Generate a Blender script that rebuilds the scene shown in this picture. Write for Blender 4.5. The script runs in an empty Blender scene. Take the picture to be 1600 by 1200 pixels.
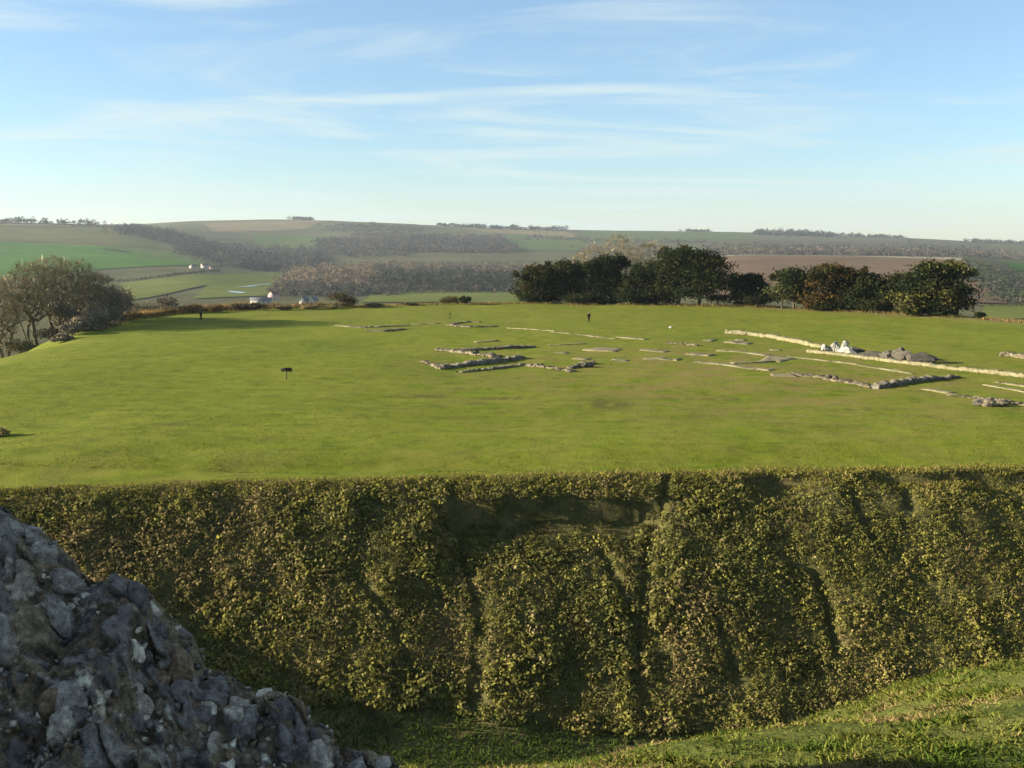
import bpy, bmesh, math, random
import numpy as np
from mathutils import Vector, Matrix, noise as mnoise

R = math.radians
rng = np.random.default_rng(11)
random.seed(11)
sc = bpy.context.scene
COL = sc.collection

# ------------------------------------------------------------------ camera
F_PX = 1570.0                       # focal length in pixels of the 1600 px wide photograph
EYE = 13.5                          # eye height above the outer bailey lawn
PITCH = math.atan(225 / F_PX)
cam_d = bpy.data.cameras.new('camera')
cam_d.sensor_width = 36
cam_d.lens = 36 * F_PX / 1600
cam_d.clip_start = 0.05
cam_d.clip_end = 20000
cam = bpy.data.objects.new('camera', cam_d)
COL.objects.link(cam)
cam.location = (0, 0, EYE)
cam.rotation_euler = (math.pi / 2 - PITCH, 0, 0)
sc.camera = cam

# ------------------------------------------------------------------ light
SUN_EL, SUN_AHEAD = 14.0, -2.0        # low sun at the left of the camera
sun_vec = Vector((-math.cos(R(SUN_AHEAD)) * math.cos(R(SUN_EL)), math.sin(R(SUN_AHEAD)) * math.cos(R(SUN_EL)), math.sin(R(SUN_EL))))
sun_d = bpy.data.lights.new('sun', 'SUN')
sun_d.energy = 5.0
sun_d.angle = R(0.5)
sun_d.color = (1.0, 0.87, 0.68)
sun = bpy.data.objects.new('sun', sun_d)
COL.objects.link(sun)
sun.rotation_euler = sun_vec.to_track_quat('Z', 'Y').to_euler()
sun.location = (-60, 20, 60)

world = bpy.data.worlds.new('World')
sc.world = world
world.use_nodes = True
wt = world.node_tree
wt.nodes.clear()
def wn(t, **k):
    n = wt.nodes.new(t)
    for a, b in k.items():
        setattr(n, a, b)
    return n
w_out = wn('ShaderNodeOutputWorld')
w_bg = wn('ShaderNodeBackground')
w_sky = wn('ShaderNodeTexSky', sky_type='NISHITA', sun_disc=False)
w_sky.sun_elevation = R(SUN_EL)
w_sky.sun_rotation = R(270 + SUN_AHEAD)
w_sky.air_density = 1.0
w_sky.dust_density = 0.15
w_sky.ozone_density = 4.2
w_bg.inputs['Strength'].default_value = 0.05
# thin cirrus: streaks on a layer overhead, the same all round the sky
w_geo = wn('ShaderNodeTexCoord')
w_sep = wn('ShaderNodeSeparateXYZ')
wt.links.new(w_geo.outputs['Generated'], w_sep.inputs[0])
w_add = wn('ShaderNodeMath', operation='ADD'); w_add.inputs[1].default_value = 0.06
wt.links.new(w_sep.outputs['Z'], w_add.inputs[0])
w_max = wn('ShaderNodeMath', operation='MAXIMUM'); w_max.inputs[1].default_value = 0.03
wt.links.new(w_add.outputs[0], w_max.inputs[0])
w_dx = wn('ShaderNodeMath', operation='DIVIDE'); w_dy = wn('ShaderNodeMath', operation='DIVIDE')
wt.links.new(w_sep.outputs['X'], w_dx.inputs[0]); wt.links.new(w_max.outputs[0], w_dx.inputs[1])
wt.links.new(w_sep.outputs['Y'], w_dy.inputs[0]); wt.links.new(w_max.outputs[0], w_dy.inputs[1])
w_cmb = wn('ShaderNodeCombineXYZ')
wt.links.new(w_dx.outputs[0], w_cmb.inputs[0]); wt.links.new(w_dy.outputs[0], w_cmb.inputs[1])
w_map = wn('ShaderNodeMapping')
w_map.inputs['Location'].default_value = (15.1, 3.7, 0)
w_map.inputs['Rotation'].default_value = (0, 0, R(7))
w_map.inputs['Scale'].default_value = (0.42, 0.70, 1)
wt.links.new(w_cmb.outputs[0], w_map.inputs[0])
w_n1 = wn('ShaderNodeTexNoise'); w_n1.inputs['Scale'].default_value = 1.0; w_n1.inputs['Detail'].default_value = 9; w_n1.inputs['Roughness'].default_value = 0.6
w_n1.inputs['Distortion'].default_value = 1.1
wt.links.new(w_map.outputs[0], w_n1.inputs['Vector'])
w_r = wn('ShaderNodeMapRange'); w_r.interpolation_type = 'SMOOTHSTEP'
w_r.inputs['From Min'].default_value = 0.42; w_r.inputs['From Max'].default_value = 0.68
w_r.inputs['To Min'].default_value = 0.16; w_r.inputs['To Max'].default_value = 0.78
wt.links.new(w_n1.outputs['Fac'], w_r.inputs['Value'])
w_mix = wn('ShaderNodeMixRGB'); w_mix.inputs['Color2'].default_value = (3.45, 4.05, 4.0, 1)
wt.links.new(w_r.outputs[0], w_mix.inputs['Fac'])
wt.links.new(w_sky.outputs[0], w_mix.inputs['Color1'])
wt.links.new(w_mix.outputs[0], w_bg.inputs['Color'])
wt.links.new(w_bg.outputs[0], w_out.inputs['Surface'])

sc.view_settings.view_transform = 'Standard'
sc.view_settings.look = 'None'
sc.view_settings.gamma = 1
sc.view_settings.use_curve_mapping = False
sc.view_settings.exposure = 2.16
sc.render.engine = 'CYCLES'
sc.cycles.max_bounces = 6
sc.cycles.diffuse_bounces = 3
sc.cycles.glossy_bounces = 2
sc.cycles.transmission_bounces = 3
sc.cycles.transparent_max_bounces = 8
sc.cycles.volume_bounces = 1
sc.cycles.use_denoising = True

# ------------------------------------------------------------------ pixel rays
def ray(px, py):
    u = (px - 800) / F_PX
    v = (600 - py) / F_PX
    return u, math.cos(PITCH) + v * math.sin(PITCH), v * math.cos(PITCH) - math.sin(PITCH)
def G(px, py, z=0.0):
    """point of the level z seen at a pixel of the photograph"""
    a, b, c = ray(px, py)
    t = (z - EYE) / c
    return a * t, b * t
def ZAT(py, depth):
    a, b, c = ray(800, py)
    return EYE + c / b * depth
def XAT(px, depth, py=430):
    a, b, c = ray(px, py)
    return a / b * depth

# ------------------------------------------------------------------ numpy noise
_perm = np.random.default_rng(5).random((257, 257))
def vnoise(x, y):
    x = np.asarray(x, float); y = np.asarray(y, float)
    xi = np.floor(x).astype(int); yi = np.floor(y).astype(int)
    fx = x - xi; fy = y - yi
    fx = fx * fx * (3 - 2 * fx); fy = fy * fy * (3 - 2 * fy)
    g = lambda a, b: _perm[a % 256, b % 256]
    return (g(xi, yi) * (1 - fx) + g(xi + 1, yi) * fx) * (1 - fy) + (g(xi, yi + 1) * (1 - fx) + g(xi + 1, yi + 1) * fx) * fy - 0.5
def fbm(x, y, octaves=4):
    s = 0; a = 1.0; f = 1.0
    for k in range(octaves):
        s = s + a * vnoise(x * f + 17.3 * k, y * f + 9.1 * k)
        a *= 0.5; f *= 2.03
    return s
def sstep(a, b, x):
    t = np.clip((np.asarray(x, float) - a) / (b - a), 0, 1)
    return t * t * (3 - 2 * t)
def smax(a, b, k=0.6):
    return 0.5 * (a + b + np.sqrt((a - b) ** 2 + k * k))

# ------------------------------------------------------------------ terrain heights
PROF = {   # photograph column: ground row seen at each depth in metres
    0:    [(1000, 470), (1400, 440), (1900, 398), (2400, 362), (2750, 346), (3600, 356), (4600, 352)],
    200:  [(1000, 469), (1350, 442), (1900, 402), (2400, 368), (2750, 352), (3600, 356), (4600, 350)],
    300:  [(1000, 467), (1400, 432), (1900, 407), (2400, 383), (2900, 365), (3600, 352), (4300, 345)],
    450:  [(1000, 466), (1400, 446), (1900, 424), (2500, 394), (3100, 372), (3700, 353), (4300, 342)],
    600:  [(1000, 466), (1300, 452), (1800, 424), (2500, 394), (3100, 374), (3700, 357), (4300, 348)],
    800:  [(1000, 467), (1300, 453), (1800, 428), (2500, 398), (3100, 380), (3700, 366), (4300, 357)],
    1000: [(1000, 468), (1300, 450), (1800, 424), (2500, 402), (3100, 384), (3700, 370), (4400, 360)],
    1150: [(900, 468), (1300, 432), (1700, 402), (2200, 398), (3000, 384), (3700, 372), (4500, 362)],
    1400: [(900, 474), (1300, 437), (1700, 403), (2200, 400), (3000, 387), (3700, 378), (4500, 371)],
    1520: [(700, 483), (1000, 458), (1650, 405), (2200, 402), (3000, 392), (3700, 385), (4500, 377)],
    1620: [(700, 483), (1000, 464), (1500, 430), (2000, 412), (3000, 396), (3700, 388), (4500, 381)],
}
TC = np.arange(-500, 2101, 20.0)
TD = np.arange(200, 6001, 50.0)
_cols = sorted(PROF)
_tab = []
for c in _cols:
    ds = [200, 500, 650] + [p[0] for p in PROF[c]] + [6000]
    zs = [-40, -41, ZAT(485, 650)] + [ZAT(p[1], p[0]) for p in PROF[c]]
    if PROF[c][0][0] == 700:
        zs[2] = ZAT(488, 650)
    zs.append(zs[-1] - 45)
    _tab.append(np.interp(TD, ds, zs))
_tab = np.array(_tab)
ZT = np.array([np.interp(TC, _cols, _tab[:, j]) for j in range(len(TD))]).T
def _blur(a, n, axis):
    k = np.ones(n) / n
    pad = [(0, 0), (0, 0)]; pad[axis] = (n // 2, n // 2)
    return np.apply_along_axis(lambda v: np.convolve(v, k, 'valid'), axis, np.pad(a, pad, mode='edge'))
ZT = _blur(_blur(ZT, 3, 1), 3, 0)
ZT = _blur(ZT, 3, 0)
def z_far(x, y):
    x = np.asarray(x, float); y = np.asarray(y, float)
    d = np.clip(y, 200, 5999)
    px = np.clip(800 + x / np.maximum(y, 200) * 1.006 * F_PX, -499, 2099)
    fi = (px + 500) / 20; fj = (d - 200) / 50
    i = np.clip(fi.astype(int), 0, len(TC) - 2); j = np.clip(fj.astype(int), 0, len(TD) - 2)
    a = fi - i; b = fj - j
    z = (ZT[i, j] * (1 - a) + ZT[i + 1, j] * a) * (1 - b) + (ZT[i, j + 1] * (1 - a) + ZT[i + 1, j + 1] * a) * b
    return z + 2.0 * fbm(x / 260, y / 260, 3) * sstep(500, 1000, y)

PC = (20.0, 120.0)                                  # middle of the outer bailey
_edge = [(-55, 108), (-57, 134), (-66, 172), (-60, 192), (-38, 205), (-13, 213), (25, 213), (48, 206), (64, 193), (82, 172), (100, 130), (110, 60), (100, 0), (-60, -20), (-80, 40), (-66, 80)]
_ea = np.array([math.atan2(y - PC[1], x - PC[0]) for x, y in _edge])
_er = np.array([math.hypot(x - PC[0], y - PC[1]) for x, y in _edge])
_o = np.argsort(_ea); _ea = _ea[_o]; _er = _er[_o]
_ea = np.concatenate([_ea - 2 * math.pi, _ea, _ea + 2 * math.pi]); _er = np.tile(_er, 3)
def edge_d(x, y):
    """metres outside the brow of the outer bailey (negative inside)"""
    x = np.asarray(x, float); y = np.asarray(y, float)
    return np.hypot(x - PC[0], y - PC[1]) - np.interp(np.arctan2(y - PC[1], x - PC[0]), _ea, _er)
def y_edge(x):
    x = np.asarray(x, float)
    e = 57.4 + 0.095 * x - 0.0008 * x * x - 0.085 * np.maximum(0, -x - 28) ** 2 - 0.006 * np.maximum(0, x - 40) ** 2  # left bend, out of view, tightened so its rim shades the ditch floor
    e = e + 0.7 * vnoise(x / 3.1, x * 0 + 2.5) + 0.28 * vnoise(x / 0.9, x * 0 + 8.5)
    return np.maximum(e, 41.0)
def z_lawn(x, y):
    x = np.asarray(x, float); y = np.asarray(y, float)
    d = edge_d(x, y)
    z = z_far(x, y) * sstep(0, 70, d) - 0.035 * np.maximum(0, d) * (1 - sstep(10, 40, d))
    inside = 1 - sstep(-4, 6, d)
    t = y - y_edge(x)
    z = z + inside * (0.34 * fbm(x / 16, y / 16, 3) + 0.05 * fbm(x / 3.1, y / 3.1, 3)) * sstep(0, 3, t)
    z = z + inside * 0.42 * (sstep(1.6, 5.5, t) * (1 - sstep(6, 30, t)) - 0.12)      # faint bank behind the ditch lip
    # gentle swell on the left of the lawn, shallow dip round the cathedral footings
    z = z + inside * 0.45 * np.exp(-((x + 40) / 22) ** 2 - ((y - 112) / 26) ** 2)
    return z
GULLY = [  # dark runnels down the ditch face: photograph polylines
    [(705, 770), (722, 850), (742, 930), (744, 1010), (738, 1110)], [(1043, 745), (1010, 840), (1003, 930), (998, 1010), (1000, 1110)],
    [(938, 850), (962, 905), (985, 965)], [(1330, 765), (1345, 805), (1362, 840)], [(1415, 760), (1420, 800)], [(560, 900), (620, 990), (650, 1060)], [(1268, 890), (1290, 960), (1300, 1010)], [(1120, 960), (1150, 1060)]]
SCARP = [(-4.0, 8.6, 2.4, 1.15, 4.2), (13.6, 17.6, 1.3, 0.5, 2.0), (21.0, 34.0, 1.15, 0.45, 2.0)]
def floor_z(x):
    return -9.3 - 0.085 * np.clip(np.asarray(x, float), -22, 20)
def slope_base(x, t):
    return -0.76 * (np.sqrt(t * t + 2.2) - 1.483)
def face_hit(px, py):
    """point of the plain ditch face seen at a pixel"""
    a, b, c = ray(px, py)
    lo, hi = 35.0, 60.0
    for _ in range(40):
        m = (lo + hi) / 2
        x = a / b * m; z = EYE + c / b * m
        if z > slope_base(x, max(0.0, float(y_edge(x)) - m)):
            lo = m
        else:
            hi = m
    x = a / b * lo
    return x, float(y_edge(x)) - lo
GUL = [[face_hit(*p) for p in g] for g in GULLY]
def gully_w(x, t):
    w = np.zeros(np.broadcast(x, t).shape)
    for g in GUL:
        ts = [p[1] for p in g]; xs = [p[0] for p in g]
        o = np.argsort(ts); ts = np.array(ts)[o]; xs = np.array(xs)[o]
        gx = np.interp(t, ts, xs) + 0.35 * vnoise(t * 0.9, t * 0 + xs[0])
        on = sstep(ts[0] - 0.3, ts[0] + 0.3, t) * (1 - sstep(ts[-1] - 0.3, ts[-1] + 0.6, t))
        w = np.maximum(w, on * np.exp(-((x - gx) / 0.20) ** 2))
    return w
def scarp_w(x, t):
    """1 on the steep cut faces"""
    w = np.zeros(np.broadcast(x, t).shape)
    for x0, x1, t0, drop, ln in SCARP:
        tt = t - t0 - 0.5 * vnoise(x * 0.30, x * 0 + t0) - 0.3 * vnoise(x * 1.1, x * 0 + t0)
        on = sstep(x0 - 0.5, x0 + 1.2, x) * (1 - sstep(x1 - 1.2, x1 + 0.5, x))
        w = np.maximum(w, on * sstep(-0.15, 0.05, tt) * (1 - sstep(0.9 * drop, 1.4 * drop, tt)))
    return w
def z_face(x, y):
    x = np.asarray(x, float); t = np.maximum(0, y_edge(x) - y)
    z = slope_base(x, t)
    for x0, x1, t0, drop, ln in SCARP:
        tt = t - t0 - 0.5 * vnoise(x * 0.30, x * 0 + t0) - 0.3 * vnoise(x * 1.1, x * 0 + t0)
        on = sstep(x0 - 0.8, x0 + 1.5, x) * (1 - sstep(x1 - 1.5, x1 + 0.8, x))
        z = z - drop * on * sstep(-0.02, 0.22, tt) * (1 - np.clip((tt - 0.22) / ln, 0, 1))
    z = z - 0.6 * gully_w(x, t) * sstep(0, 1, t)
    return z + 0.35 * fbm(x / 3.2, y / 3.2, 3) * sstep(0.2, 2, t)
_sil = [(560, 1212), (640, 1204), (760, 1196), (900, 1184), (1000, 1166), (1200, 1140), (1400, 1126), (1500, 1106), (1600, 1078), (1750, 1040)]
_sx, _sc = [], []
for px, py in _sil:
    a, b, c = ray(px, py)
    m = -c / b
    cc = m * m / (4 * 1.8)
    _sx.append(a / b * 7.2); _sc.append(cc)
def z_castle(x, y):
    x = np.asarray(x, float); y = np.asarray(y, float)
    c = np.interp(x, _sx, _sc)
    c = np.where(x > 4.6, np.maximum(c, 0.019), c)
    yk = 0.31 / c                                    # where the brow reaches a slope of 0.62
    yy = np.maximum(y, 0)
    z = np.where(yy < yk, 11.7 - c * yy * yy, 11.7 - c * yk * yk - 0.62 * (yy - yk))
    return z + 0.13 * fbm(x / 1.5, y / 1.5, 3) * sstep(1.5, 4, y) + 0.06 * fbm(x / 0.45, y / 0.45, 2) * sstep(1.5, 4, y)
def z_ditch(x, y):
    return smax(smax(z_face(x, y), floor_z(x) + 0.15 * fbm(np.asarray(x) / 4, np.asarray(y) / 4, 3), 0.5), z_castle(x, y), 0.4) - 0.08 * sstep(-1, 0, -(y_edge(x) - y))

# ------------------------------------------------------------------ mesh helpers
def mk(name, V, Fs, mat=None, parent=None, col=None, smooth=False, link=True):
    V = np.asarray(V, dtype=np.float32)
    me = bpy.data.meshes.new(name)
    groups = Fs if isinstance(Fs, list) else [Fs]
    groups = [np.asarray(f, dtype=np.int32) for f in groups if len(f)]
    nl = sum(f.size for f in groups); nf = sum(len(f) for f in groups)
    me.vertices.add(len(V)); me.vertices.foreach_set('co', V.ravel())
    me.loops.add(nl); me.loops.foreach_set('vertex_index', np.concatenate([f.ravel() for f in groups]))
    me.polygons.add(nf)
    tot = np.concatenate([np.full(len(f), f.shape[1], dtype=np.int32) for f in groups])
    st = np.concatenate([[0], np.cumsum(tot)[:-1]]).astype(np.int32)
    me.polygons.foreach_set('loop_start', st)
    me.polygons.foreach_set('loop_total', tot)
    if smooth:
        me.polygons.foreach_set('use_smooth', np.ones(nf, dtype=bool))
    me.update(calc_edges=True)
    if col is not None:
        ca = me.color_attributes.new('Col', 'FLOAT_COLOR', 'POINT')
        c4 = np.ones((len(V), 4), dtype=np.float32)
        c4[:, :3] = col
        ca.data.foreach_set('color', c4.ravel())
    if mat is not None:
        me.materials.append(mat)
    if not link:
        return me
    return ob(name, me, parent)
def ob(name, me, parent=None):
    o = bpy.data.objects.new(name, me)
    COL.objects.link(o)
    if parent is not None:
        o.parent = parent
    return o
def empty(name, loc=(0, 0, 0), rz=0):
    o = bpy.data.objects.new(name, None)
    o.empty_display_size = 0.3
    COL.objects.link(o)
    o.location = loc
    o.rotation_euler = (0, 0, rz)
    return o
def tag(o, label=None, cat=None, group=None, kind=None):
    if label: o['label'] = label
    if cat: o['category'] = cat
    if group: o['group'] = group
    if kind: o['kind'] = kind
    return o
def grid_faces(nx, ny):
    i, j = np.meshgrid(np.arange(nx - 1), np.arange(ny - 1), indexing='ij')
    a = (i * ny + j).ravel()
    return np.stack([a, a + ny, a + ny + 1, a + 1], 1)

# ------------------------------------------------------------------ materials
def new_mat(name):
    m = bpy.data.materials.new(name)
    m.use_nodes = True
    nt = m.node_tree
    for n in list(nt.nodes):
        nt.nodes.remove(n)
    out = nt.nodes.new('ShaderNodeOutputMaterial')
    return m, nt, out
def principled(nt, out, rough=0.9, spec=0.2):
    b = nt.nodes.new('ShaderNodeBsdfPrincipled')
    b.inputs['Roughness'].default_value = rough
    b.inputs['Specular IOR Level'].default_value = spec
    nt.links.new(b.outputs[0], out.inputs['Surface'])
    return b
def tex(nt, scale, detail=4, rough=0.55, vec=None, dist=0.0):
    n = nt.nodes.new('ShaderNodeTexNoise')
    n.inputs['Scale'].default_value = scale
    n.inputs['Detail'].default_value = detail
    n.inputs['Roughness'].default_value = rough
    n.inputs['Distortion'].default_value = dist
    if vec is not None:
        nt.links.new(vec, n.inputs['Vector'])
    return n
def ramp(nt, fac, stops):
    r = nt.nodes.new('ShaderNodeValToRGB')
    while len(r.color_ramp.elements) < len(stops):
        r.color_ramp.elements.new(0.5)
    for e, (p, c) in zip(r.color_ramp.elements, stops):
        e.position = p
        e.color = (*c, 1) if len(c) == 3 else c
    nt.links.new(fac, r.inputs[0])
    return r
def mixc(nt, a, b, fac, mode='MIX'):
    m = nt.nodes.new('ShaderNodeMixRGB')
    m.blend_type = mode
    for k, v in (('Fac', fac), ('Color1', a), ('Color2', b)):
        if hasattr(v, 'is_output'):
            nt.links.new(v, m.inputs[k])
        elif isinstance(v, (int, float)):
            m.inputs[k].default_value = v
        else:
            m.inputs[k].default_value = (*v, 1)
    return m.outputs[0]
def coords(nt, scale=(1, 1, 1)):
    g = nt.nodes.new('ShaderNodeNewGeometry')
    mp = nt.nodes.new('ShaderNodeMapping')
    mp.inputs['Scale'].default_value = scale
    nt.links.new(g.outputs['Position'], mp.inputs[0])
    return mp.outputs[0]
def bump(nt, bsdf, h, dist=0.05, strength=0.6):
    b = nt.nodes.new('ShaderNodeBump')
    b.inputs['Distance'].default_value = dist
    b.inputs['Strength'].default_value = strength
    nt.links.new(h, b.inputs['Height'])
    nt.links.new(b.outputs[0], bsdf.inputs['Normal'])
def attr(nt):
    a = nt.nodes.new('ShaderNodeAttribute')
    a.attribute_name = 'Col'
    return a.outputs['Color']
def foliage_mat(name, transl=0.25):
    m, nt, out = new_mat(name)
    c = attr(nt)
    d = nt.nodes.new('ShaderNodeBsdfDiffuse')
    t = nt.nodes.new('ShaderNodeBsdfTranslucent')
    s = nt.nodes.new('ShaderNodeMixShader')
    s.inputs[0].default_value = transl
    nt.links.new(c, d.inputs[0]); nt.links.new(c, t.inputs[0])
    nt.links.new(d.outputs[0], s.inputs[1]); nt.links.new(t.outputs[0], s.inputs[2])
    nt.links.new(s.outputs[0], out.inputs['Surface'])
    return m
def stone_mat(name, stops, scale=6.0, bscale=25, bdist=0.02, rough=0.95, use_attr=False, spec=0.15):
    m, nt, out = new_mat(name)
    b = principled(nt, out, rough, spec)
    v = coords(nt)
    n1 = tex(nt, scale, 6, 0.65, v)
    c = ramp(nt, n1.outputs['Fac'], stops).outputs[0]
    n2 = tex(nt, scale * 5.3, 4, 0.6, v)
    c = mixc(nt, c, ramp(nt, n2.outputs['Fac'], [(0.3, (0.55, 0.55, 0.55)), (0.7, (1.35, 1.35, 1.35))]).outputs[0], 0.8, 'MULTIPLY')
    if use_attr:
        c = mixc(nt, attr(nt), c, 1.0, 'MULTIPLY')
    nt.links.new(c, b.inputs['Base Color'])
    n3 = tex(nt, bscale, 6, 0.65, v)
    bump(nt, b, n3.outputs['Fac'], bdist, 0.9)
    return m
def plain_mat(name, colr, rough=0.8, spec=0.3, nscale=8.0, var=0.25):
    m, nt, out = new_mat(name)
    b = principled(nt, out, rough, spec)
    n = tex(nt, nscale, 4, 0.6, coords(nt))
    lo = tuple(x * (1 - var) for x in colr); hi = tuple(min(1, x * (1 + var)) for x in colr)
    nt.links.new(ramp(nt, n.outputs['Fac'], [(0.3, lo), (0.7, hi)]).outputs[0], b.inputs['Base Color'])
    return m

def lawn_material():
    m, nt, out = new_mat('lawn_grass')
    b = principled(nt, out, 1.0, 0.05)
    v = coords(nt)
    big = tex(nt, 0.055, 5, 0.6, v)
    c = ramp(nt, big.outputs['Fac'], [(0.28, (0.088, 0.118, 0.009)), (0.5, (0.108, 0.134, 0.012)), (0.72, (0.126, 0.144, 0.017))]).outputs[0]
    mid = tex(nt, 0.55, 6, 0.7, v, 0.4)
    c = mixc(nt, c, ramp(nt, mid.outputs['Fac'], [(0.30, (0.55, 0.62, 0.50)), (0.5, (1, 1, 1)), (0.70, (1.28, 1.16, 1.3))]).outputs[0], 0.9, 'MULTIPLY')
    # long mowing and walking streaks
    v2 = coords(nt, (0.12, 0.9, 0.5))
    st = tex(nt, 1.0, 5, 0.65, v2, 0.3)
    c = mixc(nt, c, ramp(nt, st.outputs['Fac'], [(0.33, (0.74, 0.78, 0.70)), (0.55, (1, 1, 1)), (0.8, (1.12, 1.08, 1.1))]).outputs[0], 0.7, 'MULTIPLY')
    fine = tex(nt, 6.0, 4, 0.75, v)
    c = mixc(nt, c, ramp(nt, fine.outputs['Fac'], [(0.25, (0.72, 0.74, 0.65)), (0.75, (1.25, 1.22, 1.2))]).outputs[0], 0.8, 'MULTIPLY')
    # worn, dry turf and the painted shade strip behind the lip (weight per vertex in the blue channel), rough grass outside (red channel)
    sp = nt.nodes.new('ShaderNodeSeparateColor')
    nt.links.new(attr(nt), sp.inputs[0])
    wn_ = tex(nt, 0.22, 5, 0.7, v)
    wm = nt.nodes.new('ShaderNodeMath'); wm.operation = 'MULTIPLY'
    wr = ramp(nt, wn_.outputs['Fac'], [(0.40, (0, 0, 0)), (0.60, (0.85, 0.85, 0.85))])
    nt.links.new(wr.outputs[0], wm.inputs[0]); nt.links.new(sp.outputs[2], wm.inputs[1])
    c = mixc(nt, c, (0.150, 0.112, 0.040), wm.outputs[0])
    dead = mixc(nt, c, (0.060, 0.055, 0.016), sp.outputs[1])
    rg = tex(nt, 0.4, 5, 0.7, v)
    rc = ramp(nt, rg.outputs['Fac'], [(0.3, (0.06, 0.055, 0.02)), (0.5, (0.13, 0.11, 0.04)), (0.7, (0.18, 0.13, 0.055))]).outputs[0]
    c = mixc(nt, dead, rc, sp.outputs[0])
    nt.links.new(c, b.inputs['Base Color'])
    h = tex(nt, 9.0, 4, 0.7, v)
    h2 = tex(nt, 1.3, 4, 0.6, v)
    hm = nt.nodes.new('ShaderNodeMath'); hm.operation = 'ADD'
    nt.links.new(h.outputs['Fac'], hm.inputs[0]); nt.links.new(h2.outputs['Fac'], hm.inputs[1])
    bump(nt, b, hm.outputs[0], 0.09, 0.7)
    return m
def rough_ground(name, stops, scale=0.8, bd=0.1):
    m, nt, out = new_mat(name)
    b = principled(nt, out, 1.0, 0.05)
    v = coords(nt)
    n = tex(nt, scale, 6, 0.7, v)
    c = ramp(nt, n.outputs['Fac'], stops).outputs[0]
    n2 = tex(nt, scale * 9, 4, 0.7, v)
    c = mixc(nt, c, ramp(nt, n2.outputs['Fac'], [(0.3, (0.6, 0.6, 0.6)), (0.7, (1.3, 1.3, 1.3))]).outputs[0], 0.8, 'MULTIPLY')
    nt.links.new(c, b.inputs['Base Color'])
    bump(nt, b, n2.outputs['Fac'], bd, 0.7)
    return m
def field_mat(name, colr, stripes=0.0, ang=0.0, var=0.22, scale=0.012):
    m, nt, out = new_mat(name)
    b = principled(nt, out, 1.0, 0.0)
    v = coords(nt)
    n = tex(nt, scale, 6, 0.65, v)
    lo = tuple(x * (1 - var) for x in colr); hi = tuple(x * (1 + var) for x in colr)
    c = ramp(nt, n.outputs['Fac'], [(0.3, lo), (0.7, hi)]).outputs[0]
    if stripes:
        g = nt.nodes.new('ShaderNodeNewGeometry')
        mp = nt.nodes.new('ShaderNodeMapping')
        mp.inputs['Rotation'].default_value = (0, 0, ang)
        mp.inputs['Scale'].default_value = (0.002, 0.06, 0.001)
        nt.links.new(g.outputs['Position'], mp.inputs[0])
        s = tex(nt, 1.0, 4, 0.7, mp.outputs[0])
        c = mixc(nt, c, ramp(nt, s.outputs['Fac'], [(0.3, (0.7, 0.7, 0.7)), (0.7, (1.25, 1.25, 1.25))]).outputs[0], stripes, 'MULTIPLY')
    nt.links.new(c, b.inputs['Base Color'])
    return m

M_LAWN = lawn_material()
M_BANK = rough_ground('bank_grass', [(0.3, (0.045, 0.058, 0.012)), (0.5, (0.085, 0.095, 0.02)), (0.68, (0.125, 0.12, 0.035))], 1.1, 0.05)
M_DITCH = rough_ground('ditch_earth', [(0.3, (0.030, 0.032, 0.012)), (0.5, (0.075, 0.072, 0.025)), (0.68, (0.11, 0.09, 0.04))], 0.7, 0.12)
M_HILL = field_mat('downland', (0.070, 0.070, 0.036), 0.25, 0.3, 0.35, 0.006)
M_LEAF = foliage_mat('leaves', 0.28)
M_TWIG = foliage_mat('twigs', 0.05)
M_GRASS = foliage_mat('grass_blades', 0.30)
M_BARK = stone_mat('bark', [(0.3, (0.045, 0.042, 0.028)), (0.55, (0.095, 0.090, 0.058)), (0.7, (0.15, 0.14, 0.088))], 2.5, 14, 0.03)
M_DARKBARK = stone_mat('dark_bark', [(0.3, (0.05, 0.04, 0.03)), (0.6, (0.11, 0.095, 0.07)), (0.75, (0.3, 0.27, 0.2))], 2.0, 14, 0.03)

# ------------------------------------------------------------------ setting: near ground
GX = np.arange(-90, 95.01, 0.4)
def sheet(name, X, Y, Z, mat, col=None, smooth=True):
    nx, ny = X.shape
    V = np.stack([X.ravel(), Y.ravel(), Z.ravel()], 1)
    o = mk(name, V, grid_faces(nx, ny), mat, None, col, smooth)
    o['kind'] = 'structure'
    return o
SPLIT = 38.0
# ditch face and floor
q = np.linspace(0, 1, 90) ** 1.1
X = np.repeat(GX[:, None], len(q), 1)
Y = y_edge(X) + (SPLIT - y_edge(X)) * q[None, :]
Z = z_ditch(X, Y)
Z[:, 0] = z_lawn(X[:, 0], Y[:, 0]) - 0.0
o = sheet('castle_ditch', X, Y, Z, M_DITCH)
tag(o, 'deep castle ditch with steep dark scrubby face below the lawn', 'ditch')
# castle bank
ys = np.concatenate([np.arange(38, 14, -0.6), np.arange(14, 1.0, -0.22), np.arange(1.0, -60.1, -1.5)])
X = np.repeat(GX[:, None], len(ys), 1)
Y = np.repeat(ys[None, :], len(GX), 0)
Z = z_ditch(X, Y)
Z = np.where(Y < 20, z_castle(X, Y), Z)
o = sheet('castle_bank', X, Y, Z, M_BANK)
tag(o, 'rough sunlit grass bank of the castle mound above the ditch', 'bank')
# bailey lawn
LX = np.concatenate([np.arange(-170, -90, 4.0), GX, np.arange(99, 190, 4.0)])
sj = np.concatenate([np.arange(0, 8, 0.4), np.arange(8, 165, 1.5), np.arange(165, 300, 3.0)])
X = np.repeat(LX[:, None], len(sj), 1)
Y = y_edge(X) + sj[None, :]
Z = z_lawn(X, Y)
ed = edge_d(X, Y)
red = sstep(-1.5, 4.0, ed + 3 * fbm(X / 6, Y / 6, 3))
red = red * np.where((X < -40) & (Y < 168), 0.15, 1.0)
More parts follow.
